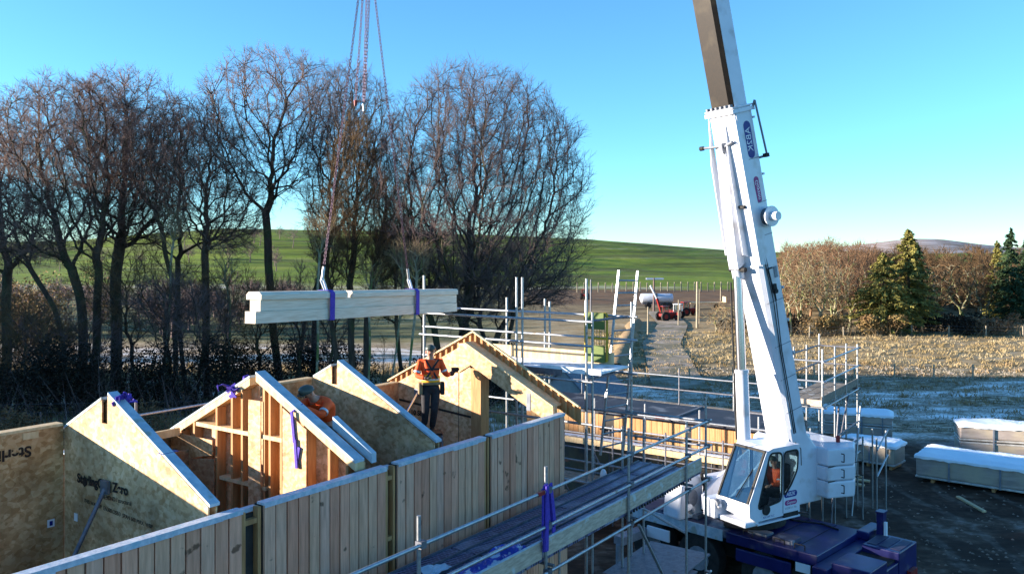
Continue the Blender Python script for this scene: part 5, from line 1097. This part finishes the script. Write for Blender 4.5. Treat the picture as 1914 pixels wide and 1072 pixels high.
for k_, (x, Y, w_, y_) in enumerate(((40, 44, 100, 640), (130, 43, 90, 640), (270, 45, 100, 520), (345, 43, 80, 570), (455, 46, 80, 560), (590, 47, 70, 560), (20, 42, 100, 600))):
    make_tree(22+k_, x, Y, [(-.5, -.2, 2.5), (.5, .18, 2.5)], [(x-w_*.3, y_, w_, 60), (x+w_*.4, y_+20, w_*.9, 60), (x, y_+70, w_, 45)], ['low tangled tree at the far left edge', 'low tangled tree under the spreading left tree', 'low tangled tree between the second and third trunks from the left', 'lowest tangled tree behind the nearest gable', 'low tangled tree left of the forked trunk', 'low tangled tree above the left end of the hanging beam', 'second, nearer low tangled tree at the far left edge'][k_],
      natt=650, kill=.9, tw='tw_dark' if k_ % 2 else 'tw_brown', cap=.2, name='understorey_tree', group='low tangled trees under the big row', infl=5, shell=.1, rad=.012)
make_tree(21, 930, 48, [(.2, .1, 3), (-.6, 0, 3)], [(930,520,90,55), (1000,540,75,40), (860,560,70,45)], 'low dark bare tree filling under the right side of the great dome', natt=1100, kill=.7, tw='tw_dark', cap=.28)
# pale slender trunks between
for k_, (x, Y, lean, hgt, lb) in enumerate(((594, 41, .01, 8, 'pale lit slender trunk beneath the left half of the hanging beam'), (690, 42, .02, 6, 'slim upright trunk beneath the middle of the hanging beam'), (718, 41, .16, 7, 'slim trunk leaning right beneath the right sling'),
     (752, 40, .13, 6.5, 'mossy pale trunk leaning right beside the standing worker'), (306, 44, .05, 9, 'thin pale stem among the left clump of trees'), (425, 45, .0, 7, 'thin grey stem right of the two slim stems'))):
    mk = [(x+lean*F/Y*hgt*.8, 729-hgt*F/Y*.95, 28, 45)]
    make_tree(40+k_, x, Y, [(0, lean, hgt*.85)], mk, lb, natt=160, kill=.7, k=2, tw='tw_tan', bark='bark_pale', cap=.2, tip=.02, name='slender_tree', TL=.7, rad=.009)
# ---- shrubs: clusters of small leaf faces plus twigs
def leaf_cloud(rs, n, ells, size, flat=.5):
    c = ellip_points(rs, n, ells, .25); d = unit(rs.normal(0, 1, c.shape)); e = unit(np.cross(d, rs.normal(0, 1, c.shape))); s = size*rs.uniform(.5, 1.3, (len(c), 1))
    v = np.stack([c-d*s, c+e*s*.5, c+d*s, c-e*s*.5], 1).reshape(-1, 3); f = np.arange(len(c)*4).reshape(-1, 4); return v, f
def shrub(seed, px, py, Y, rx, ry, rz, label, m, n=5000, size=.09, name='shrub', tw='tw_dark', group=None, lumps=7):
    rs = np.random.RandomState(seed); x = (px-CX)/F*Y; z0 = hz(x, Y); ells = []
    for k in range(lumps): ells.append((x+rs.uniform(-.7, .7)*rx, Y+rs.uniform(-.6, .6)*ry, z0+rz*rs.uniform(.35, .75), rx*rs.uniform(.3, .5), ry*rs.uniform(.3, .5), rz*rs.uniform(.3, .45)))
    leaves = leaf_cloud(rs, n, ells, size)
    m_ = 90; a = np.array([[x, Y, z0]])+rs.normal(0, 1, (m_, 3))*np.array([[rx*.4, ry*.4, 0]]); b = a+unit(rs.normal(0, .5, (m_, 3))+np.array([[0, 0, 1.]]))*rz*rs.uniform(.4, .85, (m_, 1))
    st_ = prisms(a, b, np.full(m_, .03), np.full(m_, .008), 4); bs_ = Vector((x, Y, z0)); o = thing(name, label, 'shrub', bs_, group)
    v, f = leaves; link('foliage', np_mesh('foliage', v-np.array(bs_), f), M[m], o); v, f = st_; link('stems', np_mesh('stems', v-np.array(bs_), f), M[tw], o)
shrub(60, 85, 560, 65, 6.0, 2.6, 6.9, 'golden brown bush catching the sun at the left edge', 'shrub_gold', 5200, .12, group=None, tw='tw_red')
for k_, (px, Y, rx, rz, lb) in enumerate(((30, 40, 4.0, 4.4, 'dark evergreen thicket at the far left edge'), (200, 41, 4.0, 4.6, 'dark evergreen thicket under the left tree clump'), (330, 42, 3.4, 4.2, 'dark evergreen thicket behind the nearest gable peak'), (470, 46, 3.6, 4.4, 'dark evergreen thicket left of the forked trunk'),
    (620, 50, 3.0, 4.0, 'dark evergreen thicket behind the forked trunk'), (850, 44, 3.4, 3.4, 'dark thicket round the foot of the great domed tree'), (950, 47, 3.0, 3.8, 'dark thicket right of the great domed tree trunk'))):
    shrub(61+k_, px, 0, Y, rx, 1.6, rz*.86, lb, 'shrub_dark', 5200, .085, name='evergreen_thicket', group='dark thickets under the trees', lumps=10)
for k_, (px, Y, lb) in enumerate(((250, 36, 'brown bramble tangle behind the nearest gable'), (560, 38, 'brown bramble tangle behind the middle gable'), (700, 37, 'brown bramble tangle left of the standing worker'), (60, 34, 'brown bramble tangle above the left attic wall'))):
    shrub(80+k_, px, 0, Y, 3.2, 1.2, 1.8, lb, 'tw_brown', 2600, .07, name='bramble', group='brambles behind the house', tw='tw_red')
# ---- stock fence by the trees and in the fields
def fence(label, pts, sp=2.0, hgt=1.15, r=.05, wires=3, tilt=.04, m='post'):
    P0 = Vector((pts[0][0], pts[0][1], hz(*pts[0]))); t = thing('post_and_wire_fence', label, 'fence', P0); wb = MB(); prev = None; n_ = 0
    for (x0, y0), (x1, y1) in zip(pts[:-1], pts[1:]):
        L_ = math.hypot(x1-x0, y1-y0); n = max(1, int(L_/sp))
        for i in range(n+1):
            x = x0+(x1-x0)*i/n; y = y0+(y1-y0)*i/n; z = hz(x, y); q = Vector((x, y, z)); 
            if n_ < 95: MB().tube(q-V(0,0,.1), q+V(random.uniform(-tilt, tilt), 0, hgt*random.uniform(.92, 1.06)), r, n=6).build('post', M[m], t); n_ += 1
            if prev is not None:
                for k in range(wires): h = hgt*(.35+.28*k); wb.tube(prev+V(0,0,h), q+V(0,0,h), .006+.004*(y > 60), n=3, caps=False)
            prev = q
    wb.build('wire', M['steel_dark'], t)
fence('post and wire fence crossing the frosty ground beyond the wing', [(5.5, 51.5), (14, 52.5), (30, 54)], 2.6, 1.1)
fence('fence of pale posts along the foot of the green hill', [(14, 178), (34, 181), (52, 183), (80, 182)], 1.5, 2.0, .12)
fence('fence of low posts in front of the brown wood', [(26, 82), (40, 83), (58, 82)], 3.2, 1.1, .07)
fence('dark fence under the trees behind the house', [(-26, 36), (-12, 37.5), (-3, 38.5)], 1.6, 1.35, .045, 4, m='tw_dark')
# ---- poles in the field
def tpole(px, y0, y1, r, label, tbar=False, m='post', name='wooden_pole'):
    q = G(px, y1); q.z = hz(q.x, q.y); top = P(px, y0, q.y); t = thing(name, label, 'pole', q)
    MB().tube((q.x, q.y, q.z-.2), (q.x+.02, q.y, top.z), r, r*.8, n=8).build('shaft', M[m], t)
    if tbar: MB().box(q.x-1.1, q.x+1.4, q.y-.08, q.y+.08, top.z-.25, top.z).build('crossarm', M['printwhite'], t)
tpole(1222, 519, 582, .15, 'telegraph pole with pale crossarm in front of the white tank', True, 'tw_dark', 'telegraph_pole'); tpole(1303, 526, 611, .15, 'thickest pale wooden pole right of the farm machines')
tpole(1307, 540, 605, .06, 'thin pole standing tight behind the thickest pale pole'); tpole(1268, 560, 608, .08, 'slim pole in front of the red tractors'); tpole(1211, 573, 630, .09, 'slim pale pole at the end of the tan bank'); tpole(1347, 536, 562, .11, 'short distant pole left of the boom')
tpole(1096+8, 522, 600, .1, 'dark pole beyond the yellow gate', False, 'steel_dark')
# ---- farm machines
def tank(c):
    t = thing('tank_trailer', 'long white tank trailer parked by the track', 'trailer', c); x, y, z = c
    B = MB(); B.rings([[(xx, y+.75*s*math.cos(a), z+1.5+.7*s*math.sin(a)) for a in [2*math.pi*i/16 for i in range(16)]] for xx, s in ((x, .3), (x+.15, .9), (x+.4, 1), (x+4.6, 1), (x+4.9, .9), (x+5.0, .3))]); B.build('tank', M['white'], t)
    MB().box(x+.3, x+4.8, y-.4, y+.4, z+.65, z+.82).build('frame', M['steel_dark'], t); MB().box(x+2.2, x+2.5, y-.78, y+.78, z+.8, z+2.22).build('tank_band', M['steel_dark'], t)
    for xx in (1.2, 3.6, 4.4):
        for yy in (-.8, .5): MB().tube((x+xx, y+yy, z+.42), (x+xx, y+yy+.3, z+.42), .42, n=14).build('wheel', M['black'], t)
c_ = G(1196, 577); tank(Vector((c_.x, c_.y, hz(c_.x, c_.y))))
def tractor(c, rz, label, boom=False, wht=False):
    t = thing('tractor', label, 'tractor', c, 'farm machines at the end of the track'); T = Matrix.Translation(c) @ Matrix.Rotation(rz, 4, 'Z') @ Matrix.Scale(.78, 4)
    MB(T).box(.2, 1.9, -.35, .35, .7, 1.35).build('bonnet', M['red'], t, .08); MB(T).box(-.9, .3, -.6, .6, .75, 1.2).build('body', M['red'], t, .05)
    cb2 = MB(T)
    for x in (-.8, .25):
        for y in (-.55, .55): cb2.bar((x, y, 1.2), (x, y, 2.3), .07, .07)
    cb2.box(-.9, .35, -.65, .65, 2.3, 2.4); cb2.build('cab_frame', M['white' if wht else 'red'], t); MB(T).box(-.78, .22, -.52, .52, 1.2, 2.28).build('cab_glass', M['glass'], t)
    for x, r in ((-.5, .75), (1.5, .48)):
        for y in (-.95, .62): w_ = MB(T).tube((x, y, r), (x, y+.33, r), r, n=18).build('wheel', M['black'], t); MB(T).tube((x, y-.01, r), (x, y+.34, r), r*.5, n=12).build('rim', M['red'], w_)
    MB(T).tube((1.2, .2, 1.3), (1.2, .2, 2.1), .04).build('exhaust', M['black'], t)
    if boom: MB(T).bar((-.6, .3, 1.4), (-1.4, .3, 3.6), .3, .3).build('lower_boom', M['red'], t); MB(T).bar((-1.4, .3, 3.5), (-2.6, .3, 5.6), .2, .2).build('upper_boom', M['printwhite'], t)
for (px, py, rz, lb, bo_, wh_) in ((1244, 600, .4, 'red tractor with raised loader arm in front of the white tank', True, False), (1264, 596, 2.6, 'dark red tractor with pale cab roof in the middle of the farm machines', False, True), (1284, 590, .2, 'red tractor at the right end of the farm machines', False, False)):
    q = G(px, py); tractor(Vector((q.x, q.y, hz(q.x, q.y))), rz, lb, bo_, wh_)
q = G(1300, 577); t = thing('flat_trailer', 'empty flat pale trailer parked right of the tractors', 'trailer', Vector((q.x, q.y, hz(q.x, q.y)))); zq = hz(q.x, q.y)
MB().box(q.x-1, q.x+4.5, q.y-1, q.y+1, zq+.9, zq+1.1).build('bed', M['timber_pale'], t); MB().box(q.x+4.3, q.x+4.45, q.y-1, q.y+1, zq+1.1, zq+1.9).build('headboard', M['timber_pale'], t)
for xx in (0, 3): MB().tube((q.x+xx, q.y-1, zq+.45), (q.x+xx, q.y-.7, zq+.45), .45, n=12).build('wheel', M['black'], t)
q = G(1094, 560); tractor(Vector((q.x, q.y, hz(q.x, q.y))), 1.2, 'red farm machine glimpsed behind the scaffold poles left of the ladder')
# tan earth bank beside the track
bk = []; bf = []
for k in range(30):
    t_ = k/29; a = G(1182+26*t_, 690-90*t_); w_ = 1.0+.15*math.sin(k); h_ = .5+.25*math.sin(k*1.7)*.4
    for dx, dz in ((-w_, 0), (-.3, h_), (.35, h_*.9), (w_*.8, 0)): bk.append((a.x+dx-1.2, a.y, hz(a.x, a.y)+dz-.02))
for k in range(29):
    for j in range(3): bf.append((k*4+j, k*4+j+1, k*4+j+5, k*4+j+4))
tag(MB().add(bk, bf, smooth=True).build('earth_bank', mat('dry earth bank', (.34,.24,.12), (.22,.14,.07), 1.5, .95, bump=.8, bdist=.1)), kind='structure')
# ---- right-hand wood: individual trees in front
def wood_tree(seed, px, Y, hgt, wid, label, tw, bark='bark_pale', k=3, natt=420, name='bare_tree', cap=.2, group='trees along the edge of the right hand wood'):
    rs = np.random.RandomState(seed); x = (px-CX)/F*Y; z0 = hz(x, Y); seeds = []; par = []
    for q in range(rs.randint(2, 4)):
        dx = rs.uniform(-.5, .5); ln = rs.uniform(-.18, .18)
        for h in range(int(hgt*.3/.5)+2): seeds.append((x+dx+ln*h*.5, Y+rs.uniform(-.2, .2), z0-.1+h*.5)); par.append(len(seeds)-2 if h else -1)
    att = ellip_points(rs, natt, [(x, Y, z0+hgt*.66, wid*.5, wid*.45, hgt*.36), (x+rs.uniform(-1,1), Y, z0+hgt*.5, wid*.4, wid*.4, hgt*.2)], .2)
    pos, pr = colonize(rs, att, seeds, par, .45, 6, .7, 60, wob=.25); r = radii(pos, pr, .022, cap=cap); i = np.nonzero(pr >= 0)[0]
    tp = [prisms(pos[pr[i]], pos[i], np.minimum(r[pr[i]], r[i]*1.3+.02), r[i], 4)]
    return tree_obj(name, label, 'tree', (x, Y, z0), tp, twigs(rs, pos, pr, r, k, .8, rad=.02, thr=.08), bark, tw, group)
wt = [(1475, 84, 8.6, 5.5, 'tw_tan', 'pale multi stemmed tree nearest the crane boom at the wood edge'), (1524, 84, 8.2, 5, 'tw_tan', 'pale crooked tree second from the boom at the wood edge'), (1556, 86, 6.8, 4, 'tw_tan', 'small pale tree between the crooked tree and the tall conifer'), (1590, 88, 7.4, 5, 'tw_red', 'rust coloured tree just left of the tall conifer'),
      (1500, 96, 9.2, 7, 'tw_red', 'rust red tree rising behind the two pale trees'), (1560, 98, 9.6, 7, 'tw_red', 'broad rust red tree behind the gap left of the conifer'), (1740, 90, 7.4, 6, 'tw_brown', 'brown bare tree just right of the tall conifer'), (1790, 92, 7.6, 6.5, 'tw_brown', 'brown bare tree midway between the two groups of conifers'),
      (1840, 91, 7.2, 6, 'tw_brown', 'brown bare tree left of the right edge conifers'), (1445, 90, 7, 4.5, 'tw_red', 'reddish tree partly hidden by the crane boom'), (1380, 84, 3.4, 4, 'tw_tan', 'small low tree left of the crane cylinder'), (1345, 88, 2.8, 3.5, 'tw_tan', 'tiny gnarled pale tree in the field left of the cylinder')]
for k_, (px, Y, h, w_, tw, lb) in enumerate(wt): wood_tree(100+k_, px, Y, h, w_, lb, tw, natt=450 if h > 5 else 160)
# distant scattered trees on left pasture
# wood mass behind
def wood_mass(seed, n, pxr, Yr, hr, tw, name, dens=90):
    rs = np.random.RandomState(seed); parts = []
    for q in range(n):
        Y = rs.uniform(*Yr); px = rs.uniform(*pxr); x = (px-CX)/F*Y; z0 = hz(x, Y); h = rs.uniform(*hr); w_ = h*.36
        a = np.array([[x, Y, z0]]); tp = np.array([[x+rs.uniform(-.4, .4), Y, z0+h*.6]]); parts.append(prisms(a, tp, np.array([.16]), np.array([.07]), 4))
        c = ellip_points(rs, dens, [(x, Y, z0+h*.64, w_, w_, h*.36)], .0); root = np.array([[x, Y, z0+h*.3]])+rs.uniform(0, 1, (len(c), 1))*np.array([[0, 0, h*.45]]); parts.append(prisms(root+(c-root)*.35, c, np.full(len(c), .045), np.full(len(c), .02), 3))
        for s in range(5): parts.append(prisms(c, c+unit(unit(c-root)+rs.normal(0, .6, c.shape)+np.array([[0,0,.4]]))*rs.uniform(.5, 1.3, (len(c), 1)), np.full(len(c), .028), np.full(len(c), .012), 3))
    v, f = join(parts); tag(link(name, np_mesh(name, v, f), M[tw]), 'distant wood of bare trees with thin russet twigs' if tw == 'tw_red' else 'distant wood of dull brown bare trees behind the conifers', 'wood', kind='stuff')
wood_mass(200, 75, (1440, 1640), (98, 150), (3.2, 7.6), 'tw_red', 'bare_wood'); wood_mass(201, 95, (1640, 2000), (96, 150), (2.4, 5.8), 'tw_brown', 'bare_wood')
wood_mass(202, 60, (-150, 560), (80, 150), (2.5, 5), 'tw_dark', 'hedgerow_scrub', 60)
wood_mass(203, 50, (-200, 1000), (230, 330), (4, 8), 'tw_dark', 'distant_hedge_trees', 40)
# ---- conifers
def conifer(seed, px, Y, hgt, wid, label, m, n=34, group='tall conifers in the right hand wood', taper=1.0):
    rs = np.random.RandomState(seed); x = (px-CX)/F*Y; z0 = hz(x, Y); bs_ = np.array([x, Y, z0]); tr = [prisms(bs_[None], bs_[None]+np.array([[0, 0, hgt*.96]]), np.array([.28]), np.array([.04]), 8)]; lv = []; bp = []
    for q in range(n*6):
        t = rs.uniform(.10, 1); R_ = wid*.5*((1-t)**.75*taper+.05)*rs.uniform(.6, 1.12)*(1.0 if t > .22 else .65+t); a = rs.uniform(0, 6.28); z = z0+hgt*t; d = np.array([math.cos(a), math.sin(a), 0]); tipp = np.array([x, Y, z])+d*R_+np.array([0, 0, -.16*R_])
        bp.append((np.array([x, Y, z+.05]), tipp)); m_ = int(16+R_*26); s = rs.uniform(.15, 1, (m_, 1)); c = np.array([x, Y, z+.05])+(tipp-np.array([x, Y, z+.05]))*s; side = np.array([-d[1], d[0], 0])
        c = c+side*rs.normal(0, .16, (m_, 1))*(1.3-s)*min(R_, 1.6)+np.array([0, 0, 1])*rs.normal(0, .06, (m_, 1)); e1 = unit(d+rs.normal(0, .5, (m_, 3))); e2 = unit(np.cross(e1, rs.normal(0, .4, (m_, 3))+np.array([0, 0, 1.]))); L_ = rs.uniform(.14, .34, (m_, 1))
        lv.append(np.stack([c-e1*L_*.5, c+e2*L_*.28+np.array([0,0,-.03]), c+e1*L_*.7+np.array([0,0,-.07]), c-e2*L_*.28+np.array([0,0,-.03])], 1).reshape(-1, 3))
    tr.append(prisms(np.array([a for a, b in bp]), np.array([b for a, b in bp]), np.full(len(bp), .035), np.full(len(bp), .012), 3)); v = np.concatenate(lv); f = np.arange(len(v)).reshape(-1, 4); o = thing('conifer', label, 'tree', Vector(bs_), group)
    link('crown', np_mesh('crown', v-bs_, f), M[m], o); v, f = join(tr); link('trunk', np_mesh('trunk', v-bs_, f), M['bark'], o)
conifer(300, 1698, 86, 10.6, 8.0, 'tall olive green conifer, darkest on its right side, in the middle of the wood edge', 'needle', 46)
conifer(301, 1650, 85, 8.2, 8.2, 'lower mossy green conifer leaning against the left of the tallest one', 'needle', 40, taper=1.1)
conifer(302, 1889, 88, 10.8, 5.0, 'tallest blue green conifer near the right edge', 'needle_blue', 40); conifer(303, 1864, 92, 9.6, 4.0, 'narrow conifer left of the tallest one at the right edge', 'needle', 30); conifer(304, 1920, 90, 10.0, 5.0, 'conifer cut off by the right edge of the picture', 'needle_blue', 36)
conifer(305, 1715, 90, 9.4, 4.6, 'dark conifer tucked behind the right side of the tall olive one', 'needle_blue', 34)
# low scrub at the wood edge
for k_, (px, Y, m_, lb) in enumerate(((1545, 84, 'shrub_gold', 'low golden scrub at the foot of the pale trees'), (1640, 83, 'shrub_gold', 'low golden scrub at the foot of the olive conifer'), (1700, 86, 'shrub_dark', 'dark low scrub right of the conifer foot'), (1780, 88, 'shrub_dark', 'dark low scrub in the middle of the right hand wood edge'), (1870, 84, 'tw_red', 'red brown scrub near the right edge'),
     (1390, 86, 'shrub_dark', 'dark low scrub left of the crane cylinder'), (1460, 86, 'shrub_dark', 'dark low scrub right of the crane boom'), (1820, 84, 'shrub_dark', 'dark round scrub before the right edge conifers'))):
    shrub(320+k_, px, 0, Y, 3.2, 1.4, 2.0, lb, m_, 2600, .12, group='low scrub at the wood edge', tw='tw_tan')
# ---- grass tufts in the fields
def tufts(seed, n, xr, yr, hgt, m, name, label, w_=.03, blades=7):
    rs = np.random.RandomState(seed); Y = rs.uniform(*yr, n); X = rs.uniform(xr[0], xr[1], n)*Y; Z = height(X, Y); c = np.repeat(np.stack([X, Y, Z], -1), blades, 0); k = len(c)
    c = c+np.concatenate([rs.normal(0, .12, (k, 2)), np.zeros((k, 1))], 1); h = hgt*rs.uniform(.4, 1.2, (k, 1)); t = c+np.concatenate([rs.normal(0, .12, (k, 2)), h], 1); a = rs.uniform(0, 6.28, k); s = np.stack([np.cos(a), np.sin(a), 0*a], -1)*w_
    v = np.stack([c-s, c+s, t], 1).reshape(-1, 3); tag(link(name, np_mesh(name, v, np.arange(3*k).reshape(-1, 3)), M[m]), label, 'grass', kind='stuff')
tufts(400, 2600, (.1, .66), (60, 88), .22, 'grass', 'dry_grass', 'tufts of dry straw coloured grass across the sunlit field', .035)
tufts(401, 2600, (.05, .66), (38, 60), .13, 'frostgrass', 'frosted_grass', 'frosted tufts of short grass beyond the building site', .03)
tufts(402, 3500, (-.62, .0), (34, 60), .5, 'grass', 'bank_grass', 'withered grass under the bare trees', .03)
rs = np.random.RandomState(410); parts_ = []
for q in range(230):
    Y = rs.uniform(39, 62); X = rs.uniform(.08, .66)*Y; k = rs.randint(14, 34); R_ = rs.uniform(.15, .6); c = np.stack([X+rs.normal(0, R_, k), Y+rs.normal(0, R_*.5, k)], -1); c = np.concatenate([c, height(c[:, 0], c[:, 1])[:, None]], 1)
    t = c+np.concatenate([rs.normal(0, .12, (k, 2)), rs.uniform(.1, .32, (k, 1))], 1); a = rs.uniform(0, 6.28, k); sd_ = np.stack([np.cos(a), np.sin(a), 0*a], -1)*.035; parts_.append(np.stack([c-sd_, c+sd_, t], 1).reshape(-1, 3))
v = np.concatenate(parts_); tag(link('rushes', np_mesh('rushes', v, np.arange(len(v)).reshape(-1, 3)), M['rush']), 'clumps of brown rushes standing in the frosted ground', 'rushes', kind='stuff')
# haze-free winter air; done
